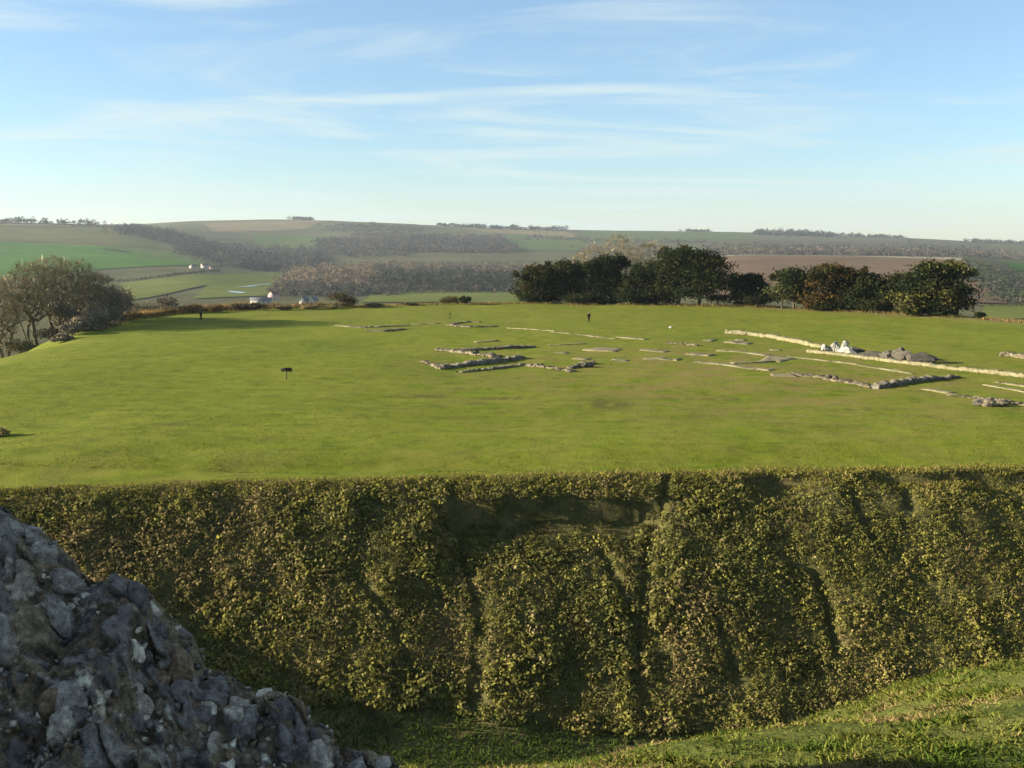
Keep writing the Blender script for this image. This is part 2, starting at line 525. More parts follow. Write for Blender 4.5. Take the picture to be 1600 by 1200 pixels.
# orange rough grass in front of the evergreen belt
red = np.maximum(red, 0.8 * sstep(-9, -2.5, ed + 2.5 * fbm(X / 4, Y / 4, 3)) * sstep(38, 55, X))
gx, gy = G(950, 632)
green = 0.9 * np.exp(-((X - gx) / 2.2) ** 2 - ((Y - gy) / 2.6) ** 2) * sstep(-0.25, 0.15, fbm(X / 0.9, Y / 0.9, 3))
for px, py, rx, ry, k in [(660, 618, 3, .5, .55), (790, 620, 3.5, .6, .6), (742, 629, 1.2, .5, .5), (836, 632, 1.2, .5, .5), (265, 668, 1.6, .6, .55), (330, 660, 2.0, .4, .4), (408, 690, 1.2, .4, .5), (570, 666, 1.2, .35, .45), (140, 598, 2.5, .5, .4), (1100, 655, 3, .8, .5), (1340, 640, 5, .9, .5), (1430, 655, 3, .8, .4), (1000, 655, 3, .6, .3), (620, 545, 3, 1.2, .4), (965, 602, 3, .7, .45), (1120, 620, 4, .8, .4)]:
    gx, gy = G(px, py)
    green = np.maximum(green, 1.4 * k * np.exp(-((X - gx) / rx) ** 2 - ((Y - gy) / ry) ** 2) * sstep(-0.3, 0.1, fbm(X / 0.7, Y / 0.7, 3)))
blue = np.exp(-((X - 24) / 30) ** 2 - ((Y - 103) / 34) ** 2) * 1.0 + 0.30 * sstep(130, 190, Y) + 0.05
blue = np.where(t_ := (Y - y_edge(X)) < 6.5, np.maximum(blue, 0.3), blue)  # turf behind the lip toned to stand for its shaded dip
col = np.stack([red.ravel(), green.ravel(), np.clip(blue, 0, 1).ravel()], 1)
o = sheet('bailey_lawn', X, Y, Z, M_LAWN, col)
tag(o, 'broad mown green lawn of the outer bailey', 'lawn')

# ------------------------------------------------------------------ setting: valley and hills
hx = np.concatenate([np.arange(-4600, -1500, 60.0), np.arange(-1500, 1500, 28.0), np.arange(1500, 4601, 60.0)])
hy = np.concatenate([np.arange(-400, 250, 25.0), np.arange(250, 3000, 25.0), np.arange(3000, 5601, 40.0)])
X, Y = np.meshgrid(hx, hy, indexing='ij')
Z = z_far(X, Y)
near = 1 - sstep(60, 110, edge_d(X, Y))
Z = Z * (1 - near) + (-42) * near
o = sheet('hills', X, Y, Z, M_HILL)
tag(o, 'rolling chalk downland and valley behind the bailey', 'hills')

def hit(px, py, lift=0.0, d0=420, d1=5200):
    a, b, c = ray(px, py)
    ds = np.arange(d0, d1, 4.0)
    zt = z_far(a / b * ds, ds) + lift
    zr = EYE + c / b * ds
    w = np.nonzero(zr <= zt)[0]
    d = ds[w[0]] if len(w) else d1
    return a / b * d, d
def field(name, quad, mat, label, n=26, lift=0.9, world=False):
    P = [np.array(p if world else hit(*p)) for p in quad]
    s = np.linspace(0, 1, n)
    S, T = np.meshgrid(s, s, indexing='ij')
    XY = (1 - S)[..., None] * (1 - T)[..., None] * P[0] + S[..., None] * (1 - T)[..., None] * P[1] + S[..., None] * T[..., None] * P[2] + (1 - S)[..., None] * T[..., None] * P[3]
    o = sheet(name, XY[..., 0], XY[..., 1], z_far(XY[..., 0], XY[..., 1]) + lift, mat)
    tag(o, label, 'field')
    return o
MF = {k: field_mat('field_' + k, c, s, a) for k, c, s, a in [
    ('bright', (0.042, 0.098, 0.014), 0.35, 0.4), ('olive', (0.080, 0.082, 0.032), 0.35, 0.4), ('straw', (0.135, 0.112, 0.062), 0.3, 0.1),
    ('plough', (0.105, 0.072, 0.046), 0.55, 1.2), ('pale', (0.21, 0.19, 0.14), 0.2, 0.1), ('mid', (0.062, 0.088, 0.030), 0.35, 0.8), ('pasture', (0.085, 0.100, 0.026), 0.3, 0.5), ('grey', (0.085, 0.080, 0.055), 0.3, 0.2)]}
field('stubble_field', [(-60, 350), (215, 357), (290, 368), (-60, 354)], MF['straw'], 'thin pale stubble strip along the crest of the left hill', 24, 1.0)
field('green_field', [(-60, 356), (275, 369), (330, 398), (-60, 376)], MF['olive'], 'olive pasture high on the left hillside')
field('green_field', [(-60, 377), (170, 386), (338, 417), (-60, 437)], MF['bright'], 'vivid green crop field low on the left hillside', 30, 1.2)
field('green_field', [(172, 385), (331, 399), (352, 414), (338, 417)], MF['mid'], 'small green field beside the farm buildings', 22, 1.0)
field('meadow', [(190, 443), (345, 430), (440, 434), (200, 470)], MF['pasture'], 'pale olive valley meadow below the dark hedge', 24, 1.1)
field('meadow', [(345, 429), (455, 424), (445, 462), (300, 468)], MF['pasture'], 'valley meadow beside the pink house', 24, 0.9)
field('green_field', [(395, 366), (520, 368), (520, 388), (400, 390)], MF['mid'], 'distant green field between two woods', 20, 1.0)
field('stubble_field', [(320, 349), (505, 345), (480, 358), (330, 362)], MF['straw'], 'pale stubble field under the far skyline clump', 20, 1.0)
field('green_field', [(515, 345), (690, 352), (600, 360), (500, 356)], MF['olive'], 'faint olive field on the far central skyline', 20, 1.0)
field('meadow', [(585, 454), (800, 455), (830, 474), (560, 474)], MF['pasture'], 'grass field between the bailey brow and the dark wood', 22, 0.9)
field('green_field', [(715, 356), (885, 362), (905, 372), (770, 364)], MF['straw'], 'pale strip field below the long dark skyline wood', 20, 1.0)
field('green_field', [(790, 366), (910, 374), (925, 392), (800, 392)], MF['mid'], 'hazy light green field behind the central wood', 20, 1.1)
field('green_field', [(905, 362), (1180, 362), (1180, 376), (930, 380)], MF['mid'], 'hazy green downland field behind the bare beeches', 22, 1.0)
field('ploughed_field', [(1105, 404), (1508, 408), (1585, 477), (1080, 466)], MF['plough'], 'brown ploughed field on the slope behind the evergreens', 34, 1.1)
field('chalk_track', [(1080, 401), (1506, 405), (1508, 409), (1080, 405)], MF['pale'], 'pale chalk track along the top edge of the ploughed field', 30, 1.6)
field('green_field', [(1150, 366), (1420, 372), (1420, 380), (1150, 376)], MF['grey'], 'grey green far field above the right tree belt', 20, 1.0)
field('green_field', [(1565, 409), (1680, 412), (1690, 426), (1580, 423)], MF['bright'], 'small bright green field at the right beyond scrub slope', 18, 1.0)
field('green_field', [(1540, 478), (1700, 478), (1700, 500), (1530, 500)], MF['pasture'], 'green field just outside the bailey beyond the last evergreen', 18, 0.9)

# river glinting in the valley meadow
def river():
    m, nt, out = new_mat('river_water')
    b = principled(nt, out, 0.12, 0.5)
    b.inputs['Base Color'].default_value = (0.05, 0.06, 0.06, 1)
    n = tex(nt, 0.4, 3, 0.5, coords(nt))
    bump(nt, b, n.outputs['Fac'], 0.1, 0.3)
    for poly, lab in [([(354, 456), (372, 457), (386, 459), (376, 460), (362, 458.5)], 'near pale bend of the river in the valley meadow'), ([(368, 450), (395, 447), (418, 444.5), (428, 444.5), (412, 447), (390, 450)], 'far shining reach of the river in the valley meadow')]:
        P = [hit(*p) for p in poly]
        V = [(x, y, float(z_far(x, y)) + 1.2) for x, y in P]
        o = mk('river', V, [np.array([list(range(len(V)))])], m)
        tag(o, lab, 'river', None, 'structure')
river()

# ------------------------------------------------------------------ vegetation builders
def rand_unit(n, r=rng):
    v = r.normal(size=(n, 3))
    return v / np.linalg.norm(v, axis=1)[:, None]
def leaf_tris(P, size, r=rng, flat=0.0, up=None):
    """one small triangle-pair (folded leaf spray) at every point; returns V, F"""
    n = len(P)
    a = rand_unit(n, r); 
    if up is not None:
        a = a * (1 - up) + np.array([0, 0, 1.0]) * up
        a /= np.linalg.norm(a, axis=1)[:, None]
    b = np.cross(a, rand_unit(n, r)); b /= np.maximum(1e-6, np.linalg.norm(b, axis=1))[:, None]
    s = np.asarray(size).reshape(-1, 1) * np.ones((n, 1))
    c = np.cross(a, b)
    p0 = P - a * s * 0.5; p2 = P + a * s * 0.5
    p1 = P + b * s * 0.36 + c * s * 0.12; p3 = P - b * s * 0.36 + c * s * 0.12
    V = np.stack([p0, p1, p2, p3], 1).reshape(-1, 3)
    i = np.arange(n) * 4
    F = np.stack([i, i + 1, i + 2, i + 3], 1)
    return V, F
def tube_set(segs, sides=5):
    """segs: list of (p, q, r0, r1); one open prism per segment -> V, F"""
    if not len(segs):
        return np.zeros((0, 3)), np.zeros((0, 4), int)
    p = np.array([s[0] for s in segs]); q = np.array([s[1] for s in segs])
    r0 = np.array([s[2] for s in segs]); r1 = np.array([s[3] for s in segs])
    d = q - p; d /= np.maximum(1e-6, np.linalg.norm(d, axis=1))[:, None]
    ref = np.where(np.abs(d[:, 2:3]) > 0.9, np.array([[1.0, 0, 0]]), np.array([[0, 0, 1.0]]))
    a = np.cross(d, ref); a /= np.linalg.norm(a, axis=1)[:, None]
    b = np.cross(d, a)
    ang = np.arange(sides) * 2 * math.pi / sides
    ring = np.cos(ang)[None, :, None] * a[:, None] + np.sin(ang)[None, :, None] * b[:, None]
    lo = p[:, None] + ring * r0[:, None, None]; hi = q[:, None] + ring * r1[:, None, None]
    V = np.concatenate([lo, hi], 1).reshape(-1, 3)
    base = (np.arange(len(segs)) * 2 * sides)[:, None]
    k = np.arange(sides); k2 = (k + 1) % sides
    F = np.stack([base + k, base + k2, base + k2 + sides, base + k + sides], 2).reshape(-1, 4)
    return V, F
def colvar(base, n, v=0.25, r=rng, hue=0.08):
    k = 1 + v * (r.random((n, 1)) * 2 - 1)
    return np.clip(np.array(base) * k * (1 + hue * r.normal(size=(n, 3))), 0.002, 1)

def evergreen(name, loc, h, w, depth, label, r, cols, n_leaf=7000, trunks=None, lobes_n=16, leaf=0.34, low=0.06):
    """dense yew / holm oak: trunk with limbs, crown of leaf sprays in uneven lobes"""
    t = empty(name, loc)
    tag(t, label, 'tree', 'evergreen trees on the far brow')
    segs = []
    tops = []
    for (tx, tw, lean) in (trunks or [(0, 0.28, 0.0)]):
        p = np.array([tx, 0, -0.4]); q = np.array([tx + lean * 0.3, r.normal() * 0.1, h * 0.22])
        segs.append((p, q, tw * 1.25, tw))
        q2 = q + np.array([lean + r.normal() * 0.2, r.normal() * 0.2, h * 0.25]); segs.append((q, q2, tw, tw * 0.6))
        for k in range(4):
            a = r.random() * 6.28
            e = q2 + np.array([math.cos(a) * w * 0.28, math.sin(a) * depth * 0.28, h * (0.12 + 0.2 * r.random())])
            segs.append((q2, e, tw * 0.5, tw * 0.15))
            e2 = q + np.array([math.cos(a + 1) * w * 0.3, math.sin(a + 1) * depth * 0.3, h * (0.06 + 0.2 * r.random())])
            segs.append((q, e2, tw * 0.4, tw * 0.12))
    V, F = tube_set(segs, 7)
    mk('trunk', V, F, M_DARKBARK, t, smooth=True)
    # lobes
    L = []
    for k in range(lobes_n):
        zz = low + (0.90 - low) * r.random() ** 0.9
        rad = math.sqrt(max(0.04, 1 - max(0.0, zz - 0.38) ** 2 / 0.30)) * (0.86 + 0.14 * min(1, zz / 0.2))
        a = r.random() * 6.28; rr = rad * (0.30 + 0.42 * r.random())
        L.append((math.cos(a) * rr * w / 2, math.sin(a) * rr * depth / 2, zz * h, (0.11 + 0.15 * r.random() ** 1.5) * w, (0.08 + 0.11 * r.random() ** 1.5) * h))
    L.append((r.normal() * 0.06 * w, 0, h * 0.86, w * 0.17, h * 0.13))
    for k in range(7):
        L.append((r.uniform(-0.42, 0.42) * w, r.uniform(-0.3, 0.3) * depth, h * r.uniform(0.68, 0.95), w * r.uniform(0.05, 0.09), h * r.uniform(0.06, 0.12)))
    L = np.array(L)
    pick = r.integers(0, len(L), n_leaf)
    d = rand_unit(n_leaf, r)
    rad = r.random(n_leaf) ** 0.33 * (1 + 0.26 * r.normal(size=n_leaf).clip(-1, 2.2))
    P = L[pick, :3] + d * rad[:, None] * L[pick][:, [3, 3, 4]]
    P[:, 2] = np.maximum(P[:, 2], 0.25 + 0.4 * r.random(n_leaf))
    V, F = leaf_tris(P, leaf * (0.6 + 0.8 * r.random(n_leaf)), r)
    lc = np.array([cols[i] for i in r.choice(len(cols), len(L))])
    c = lc[pick] * (1 + 0.3 * (r.random((n_leaf, 1)) * 2 - 1)) * (1 + 0.08 * r.normal(size=(n_leaf, 3)))
    mk('crown', V, F, M_LEAF, t, np.repeat(np.clip(c, 0.004, 1), 4, 0))
    return t

def bare_tree(name, loc, h, wid, label, r, group, twig_col, bark=None, stems=1, nodes=520, n_twig=9000, twig_len=0.8, twig_w=0.03, trunk_r=0.2, cat='tree', low=0.22):
    """leafless tree: stems branch towards points spread through the crown, thickness follows what each branch carries"""
    t = empty(name, loc)
    tag(t, label, cat, group)
    pos = []; par = []
    def add(p, k):
        pos.append(np.array(p, float)); par.append(k); return len(pos) - 1
    for s_ in range(stems):
        bx_ = (s_ - (stems - 1) / 2) * 0.55 + r.normal() * 0.15
        k = add((bx_, r.normal() * 0.3 * (stems > 1), -0.6), -1)
        lean = r.normal() * 0.10 + 0.22 * (s_ - (stems - 1) / 2) / max(1, stems); ly = r.normal() * 0.10
        top = h * (low + 0.12 + 0.22 * r.random()); m = 6
        for q_ in range(1, m + 1):
            f = q_ / m
            k = add((bx_ + lean * top * f + r.normal() * 0.05, pos[-1][1] + ly * top / m + r.normal() * 0.05, top * f), k)
    d = rand_unit(nodes, r) * (r.random(nodes) ** 0.38)[:, None]
    cz = (low + 1.0) / 2 * h; rz_ = (1.0 - low) / 2 * h * 0.97
    C = d * np.array([wid / 2, wid / 2, rz_]) + np.array([0, 0, cz])
    C[:, :2] *= (0.72 + 0.28 * np.clip((C[:, 2:3] / h - low) / 0.35, 0, 1))
    C += r.normal(size=C.shape) * 0.2
    C[:, 2] = np.minimum(C[:, 2], h * 0.96)
    root = np.array([0, 0, h * low])
    for c_ in C[np.argsort(np.linalg.norm(C - root, axis=1))]:
        A = np.array(pos)
        v = c_ - A
        dist = np.linalg.norm(v, axis=1)
        cost = dist * (1 + 0.8 * np.clip(-v[:, 2] / np.maximum(dist, 1e-3) + 0.15, 0, 1)) + np.where(A[:, 2] < h * low * 0.7, 50, 0)
        j = int(np.argmin(cost))
        mid = A[j] + v[j] * 0.5 + r.normal(size=3) * 0.06 * dist[j] + np.array([0, 0, 0.08 * dist[j]])
        add(c_, add(mid, j))
    N = len(pos); cnt = np.ones(N)
    for k in range(N - 1, -1, -1):
        if par[k] >= 0:
            cnt[par[k]] += cnt[k]
    rad = np.maximum(0.012, trunk_r * np.sqrt(cnt / (N / stems)))
    segs = [(pos[par[k]], pos[k], min(rad[par[k]], rad[k] * 1.35), rad[k]) for k in range(N) if par[k] >= 0]
    tips = [(pos[k], (pos[k] - pos[par[k]]) / (np.linalg.norm(pos[k] - pos[par[k]]) + 1e-6)) for k in range(N) if par[k] >= 0 and cnt[k] < 14]
    V, F = tube_set(segs, 5)
    mk('trunk', V, F, bark or M_BARK, t, smooth=True)
    tp = np.array([x[0] for x in tips]); td = np.array([x[1] for x in tips])
    i = r.integers(0, len(tp), n_twig)
    d = td[i] * 0.5 + rand_unit(n_twig, r) * 0.75 + np.array([0, 0, 0.30])
    d /= np.linalg.norm(d, axis=1)[:, None]
    ln = twig_len * (0.4 + 1.0 * r.random(n_twig))[:, None]
    side = np.cross(d, rand_unit(n_twig, r)); side /= np.linalg.norm(side, axis=1)[:, None]
    p0 = tp[i] + rand_unit(n_twig, r) * 0.12 * twig_len
    b0 = p0 + side * twig_w; b1 = p0 - side * twig_w
    mid = p0 + d * ln * 0.6 + rand_unit(n_twig, r) * 0.1 * ln
    V = np.stack([b0, b1, mid - side * twig_w * 0.6, p0 + d * ln + rand_unit(n_twig, r) * 0.18 * ln, mid + side * twig_w * 0.6], 1).reshape(-1, 3)
    ii = np.arange(n_twig) * 5
    F = np.stack([ii, ii + 1, ii + 2, ii + 3, ii + 4], 1)
    c = colvar(twig_col, n_twig, 0.35, r)
    mk('crown', V, F, M_TWIG, t, np.repeat(c, 5, 0))
    return t

def shrub(name, loc, h, w, dep, label, r, cols, n=1500, leaf=0.22, group=None, cat='shrub', bare=False, stems=5):
    t = empty(name, loc)
    tag(t, label, cat, group)
    segs = []
    for k in range(stems):
        a = r.random() * 6.28; s = 0.2 + 0.5 * r.random()
        q = np.array([math.cos(a) * w * 0.25 * s, math.sin(a) * dep * 0.25 * s, h * 0.5])
        e = np.array([math.cos(a) * w * 0.42 * s, math.sin(a) * dep * 0.42 * s, h * (0.75 + 0.2 * r.random())])
        segs += [(np.array([r.normal() * 0.1, r.normal() * 0.1, -0.3]), q, 0.07, 0.045), (q, e, 0.045, 0.015)]
    V, F = tube_set(segs, 5)
    mk('stem', V, F, M_BARK, t)
    L = []
    for k in range(9):
        a = r.random() * 6.28; rr = 0.55 * r.random() ** 0.5
        L.append((math.cos(a) * rr * w / 2, math.sin(a) * rr * dep / 2, h * (0.3 + 0.42 * r.random()) * (1 - 0.35 * rr), w * (0.16 + 0.1 * r.random()), h * (0.2 + 0.1 * r.random())))
    L = np.array(L)
    i = r.integers(0, len(L), n)
    P = L[i, :3] + rand_unit(n, r) * (r.random(n) ** 0.4 * (1 + 0.25 * r.normal(size=n).clip(-1, 2)))[:, None] * L[i][:, [3, 3, 4]]
    P[:, 2] = np.maximum(P[:, 2], 0.05 + 0.2 * r.random(n))
    V, F = leaf_tris(P, leaf * (0.5 + r.random(n)), r, up=0.35 if bare else None)
    c = np.array([cols[k] for k in r.choice(len(cols), len(L))])[i] * (1 + 0.35 * (r.random((n, 1)) * 2 - 1))
    mk('foliage', V, F, M_TWIG if bare else M_LEAF, t, np.repeat(np.clip(c, 0.004, 1), 4, 0))
    return t

# ------------------------------------------------------------------ evergreen belt on the far brow
def zl(x, y):
    return float(z_lawn(x, y))
EG = [(0.019, 0.026, 0.010), (0.013, 0.019, 0.008), (0.028, 0.034, 0.012), (0.042, 0.043, 0.015)]
EB = [(0.048, 0.034, 0.012), (0.036, 0.036, 0.013), (0.021, 0.026, 0.010), (0.062, 0.038, 0.013)]
EV = [  # left px, right px, base row, top row, colours, label, leaves, trunks
    (804, 868, 474, 414, EG + EB[:1], 'dark evergreen at the open end of the belt, side facing the little round bushes', 6500, None),
    (852, 922, 474, 403, EG, 'second dark evergreen of the belt, olive flecked and rather flat topped', 7000, None),
    (908, 985, 475, 398, EG[:2] + EG[:1], 'very dark domed evergreen directly beneath the pale bare beeches', 8000, None),
    (972, 1030, 477, 424, EG[:3], 'short evergreen in the dip before the tallest evergreen', 5000, None),
    (1012, 1150, 479, 387, EG, 'tallest broad evergreen of the belt, standing on three pale trunks', 17000, [(-5.2, 0.20, -0.8), (-2.2, 0.26, 0.2), (2.0, 0.34, 0.6)]),
    (1135, 1206, 480, 430, EG[:2], 'low blackish evergreen against the ploughed field beside the tallest one', 6500, None),
    (1204, 1272, 484, 418, EG + [(0.07, 0.08, 0.03)], 'evergreen with a slanting pale trunk next to the rusty one', 6500, [(-1.6, 0.16, -0.9), (0.6, 0.22, 0.2)]),
    (1258, 1350, 487, 415, EB, 'broad evergreen with rusty orange brown leaves', 9000, None),
    (1328, 1384, 489, 432, EG[:3], 'small dark evergreen tucked against the rusty one', 5000, None),
    (1372, 1424, 491, 428, EG + EB[1:2], 'narrow evergreen before the rounded last tree', 4500, None),
    (822, 884, 473, 408, EG[:3], 'slim dark evergreen wedged between the open end tree and the flat topped one', 5500, None),
    (985, 1062, 477, 408, EG[:3], 'half hidden evergreen leaning on the tallest one', 6500, None),
    (880, 950, 473, 400, EG[:2], 'tall blackish evergreen behind the flat topped one', 6500, None),
    (1300, 1400, 487, 424, EG[:3] + EB[1:2], 'wide evergreen filling the row behind the small dark ones', 7500, None),
    (1408, 1522, 496, 412, EG + [(0.075, 0.075, 0.022)], 'big rounded evergreen ending the belt beside the green outer field', 13000, None)]
for k, (p0, p1, yb, yt, cs, lab, nl, tr) in enumerate(EV):
    r = np.random.default_rng(100 + k)
    x, y = G((p0 + p1) / 2, yb)
    x *= 1.012; y *= 1.012
    w = (p1 - p0) / F_PX * y
    h = (yb - yt) / F_PX * y * 1.0
    evergreen('evergreen_tree', (x, y + 0.16 * w, zl(x, y)), h, w * 1.22, w * 0.95, lab, r, cs, int(nl * 1.35), tr, lobes_n=int(34 + w * 1.6), leaf=0.44, low=0.03 if tr is None else 0.20)
# undergrowth beneath the belt
for k, (px, py, hw, hh, lab) in enumerate([(835, 475, 60, 22, 'dark low growth under the open end of the evergreen belt'), (900, 476, 80, 24, 'dark low growth under the flat topped and domed evergreens'), (985, 477, 70, 26, 'dark low growth filling the dip before the tallest evergreen'), (1180, 482, 60, 26, 'blackish low growth joining the evergreen with the slanting trunk'), (1365, 490, 70, 24, 'dark low growth under the small evergreens near the rounded one'), (1440, 494, 60, 22, 'dark skirt of growth under the big rounded evergreen'), (1530, 498, 22, 13, 'small dark shrub trailing from the last rounded evergreen'), (1120, 479, 50, 22, 'low dark undergrowth beside the three pale trunks'), (1300, 487, 60, 20, 'dark undergrowth at the foot of the rusty evergreen')]):
    r = np.random.default_rng(150 + k)
    x, y = G(px, py)
    x *= 1.01; y *= 1.01
    shrub('undergrowth_shrub', (x, y, zl(x, y)), hh / F_PX * y, hw / F_PX * y, 2.5, lab, r, EG[:3], 1400, 0.25)
for k, (p0, p1, yb, yt, cs, lab) in enumerate([(686, 722, 473, 457, [(0.06, 0.045, 0.02), (0.045, 0.042, 0.018)], 'larger brown dome shaped bush alone on the far lawn edge'), (716, 740, 476, 464, EG[:2], 'smaller dark bush leaning against the brown domed bush'), (506, 566, 479, 456, [(0.07, 0.042, 0.02), (0.035, 0.04, 0.018), (0.03, 0.036, 0.016)], 'wide brownish evergreen bush on the brow near the white gables')]):
    r = np.random.default_rng(160 + k)
    x, y = G((p0 + p1) / 2, yb)
    shrub('round_bush', (x, y - 1.2, zl(x, y)), 1.3 * (yb - yt) / F_PX * y, (p1 - p0) / F_PX * y * 1.1, (p1 - p0) / F_PX * y * 0.9, lab, r, cs, 2600, 0.22)
# pale bare beeches behind the belt, rooted on the outer slope
for k, (px, top, d, h, lab) in enumerate([(925, 380, 262, 20, 'pale bare beech with the lower crown behind the evergreens'), (968, 364, 270, 23, 'tallest pale bare beech rising behind the evergreens'), (1020, 374, 266, 21, 'pale bare beech showing in the dip between evergreens')]):
    r = np.random.default_rng(170 + k)
    x = XAT(px, d); zb = ZAT(top, d) - h
    bare_tree('bare_beech', (x, d, zb), h, h * 0.62, lab, r, 'bare beeches behind the evergreen belt', (0.17, 0.15, 0.10), stems=1, nodes=700, n_twig=10000, twig_len=1.3, twig_w=0.016, trunk_r=0.35, low=0.2)

# bare trees on the left brow
LT = [(8, 560, 428, (0.17, 0.145, 0.085), 'russet twigged bare tree nearest the dark bank corner', 2, 0.22), (52, 556, 408, (0.16, 0.145, 0.085), 'bare tree with a forked pale trunk standing between two others', 3, 0.20),
      (88, 545, 397, (0.16, 0.15, 0.09), 'tallest bare tree of the clump on the brow', 2, 0.22), (122, 536, 403, (0.15, 0.145, 0.088), 'bare tree with two pale stems next to the shaded turf', 3, 0.17), (156, 530, 424, (0.14, 0.135, 0.088), 'shortest grey bare tree beside the thorn thicket', 3, 0.13)]
for k, (px, yb, yt, tc, lab, st, tr) in enumerate(LT):
    r = np.random.default_rng(200 + k)
    y = 152.0 + 4.0 * k
    x = XAT(px, y, yb)
    z = min(zl(x, y), ZAT(yb, y) + 1.0)
    bare_tree('bare_tree', (x, y, z), (ZAT(yt, y) - z), [7.5, 8.5, 9.5, 8.5, 7.0][k], lab, r, 'bare trees on the left brow', tc, stems=st, nodes=640, n_twig=9500, twig_len=0.9, twig_w=0.010, trunk_r=tr * 1.15, low=0.27)
# thorn thicket along the outer bank, the one that shades the turf
TH = [(-62.5, 139, 1.2, 3.2), (-63.5, 145, 2.0, 4.0), (-64.0, 150, 2.8, 4.6), (-64.5, 155, 4.0, 5.2), (-65.5, 161, 5.2, 5.6), (-66.5, 167, 6.8, 6.6), (-67.5, 173, 7.2, 6.6), (-72, 170, 7.2, 7.0), (-71, 160, 6.4, 6.5)]
for k, (x, y, h, w) in enumerate(TH):
    r = np.random.default_rng(230 + k)
    shrub('thorn_shrub', (x, y, zl(x, y)), h, w, 7.5, 'grey brown leafless thorn shrub in the thicket beside the shaded turf', r, [(0.17, 0.14, 0.10), (0.21, 0.17, 0.11), (0.13, 0.12, 0.09)], 3600, 0.26, 'thorn thicket on the outer bank', bare=True)
for k, (px, yt, d, w, lab) in enumerate([(30, 512, 148, 7, 'low bushy undergrowth below the russet twigged tree'), (85, 500, 152, 8, 'dark undergrowth round the feet of the tallest bare tree'), (140, 505, 150, 7, 'tangled undergrowth between the two stemmed tree and the turf'), (-20, 535, 140, 7, 'dark bush at the corner of the outer bank')]):
    r = np.random.default_rng(250 + k)
    x = XAT(px, d, 530); z = zl(x, d)
    shrub('slope_undergrowth', (x, d, z), max(1.2, 0.7 * (ZAT(yt, d) - z)), w, 5, lab, r, [(0.10, 0.09, 0.055), (0.08, 0.08, 0.04), (0.12, 0.10, 0.06)], 1700, 0.26, 'undergrowth below the bare trees', bare=True)
# scrub lining the brow between the thicket and the round bushes
SB = [(225, 492, 30, 60, (0.10, 0.085, 0.055)), (262, 491, 34, 55, (0.09, 0.075, 0.055)), (300, 490, 16, 45, (0.19, 0.12, 0.05)), (335, 489, 14, 40, (0.2, 0.13, 0.06)), (372, 487, 12, 36, (0.09, 0.075, 0.04)), (398, 487, 14, 40, (0.05, 0.045, 0.03)), (440, 486, 9, 44, (0.14, 0.10, 0.05)), (480, 484, 8, 44, (0.15, 0.11, 0.05)), (520, 483, 8, 40, (0.13, 0.11, 0.05)), (585, 481, 7, 40, (0.11, 0.10, 0.05)), (640, 479, 6, 40, (0.11, 0.10, 0.05))]
for k, (px, py, hh, ww, c) in enumerate(SB):
    r = np.random.default_rng(260 + k)
    x, y = G(px, py)
    x *= 1.015; y *= 1.015
    shrub('brow_scrub', (x, y, zl(x, y)), 1.05 * hh / F_PX * y, ww / F_PX * y, 3.0, 'low winter scrub growing along the far brow of the lawn', r, [c, tuple(v * 0.7 for v in c), tuple(v * 1.25 for v in c)], 1300, 0.24, 'low scrub along the far brow', bare=True)
# half hidden bramble on the lawn edge at the left
r = np.random.default_rng(290)
x, y = G(-8, 685)
shrub('bramble_clump', (x, y, zl(x, y)), 0.7, 2.2, 2.4, 'straw coloured bramble clump standing on the open lawn', r, [(0.3, 0.25, 0.11), (0.22, 0.2, 0.07), (0.16, 0.16, 0.05)], 1500, 0.13)

# ------------------------------------------------------------------ rough grass stuff along the brow
def blades(name, P, L, W, cols, label, cat, mat=M_GRASS, lean=0.45, r=rng):
    n = len(P)
    d = np.stack([r.normal(size=n) * lean, r.normal(size=n) * lean, np.ones(n)], 1)
    d /= np.linalg.norm(d, axis=1)[:, None]
    a = r.random(n) * 6.28
    s = np.stack([np.cos(a), np.sin(a), np.zeros(n)], 1)
    L = np.asarray(L).reshape(-1, 1); W = np.asarray(W).reshape(-1, 1)
    mid = P + d * L * 0.55
    tip = P + d * L + np.stack([d[:, 0], d[:, 1], -0.5 * np.hypot(d[:, 0], d[:, 1])], 1) * L * 0.5
    V = np.stack([P - s * W, P + s * W, mid + s * W * 0.7, tip, mid - s * W * 0.7], 1).reshape(-1, 3)
    i = np.arange(n) * 5
    F = np.stack([i, i + 1, i + 2, i + 3, i + 4], 1)
    o = mk(name, V, F, mat, None, np.repeat(cols, 5, 0))
    tag(o, label, cat, None, 'stuff')
    return o
r = np.random.default_rng(300)
n = 26000
th = r.uniform(-0.3, 2.75, n)
re = np.interp(th, _ea, _er) + r.normal(size=n) * 1.6 + 0.6
PX = PC[0] + np.cos(th) * re; PY = PC[1] + np.sin(th) * re
k = vnoise(PX / 5, PY / 5) > -0.22
PX, PY = PX[k], PY[k]
P = np.stack([PX, PY, z_lawn(PX, PY) - 0.03], 1)
c = colvar((0.19, 0.14, 0.055), len(P), 0.4, r, 0.1)
c[vnoise(PX / 8, PY / 8) > 0.1] *= np.array([0.7, 0.85, 0.6])
blades('rough_grass', P, 0.5 * (0.4 + r.random(len(P))), 0.05, c, 'tawny rough grass fringe along the far brow of the lawn', 'grass', r=r)

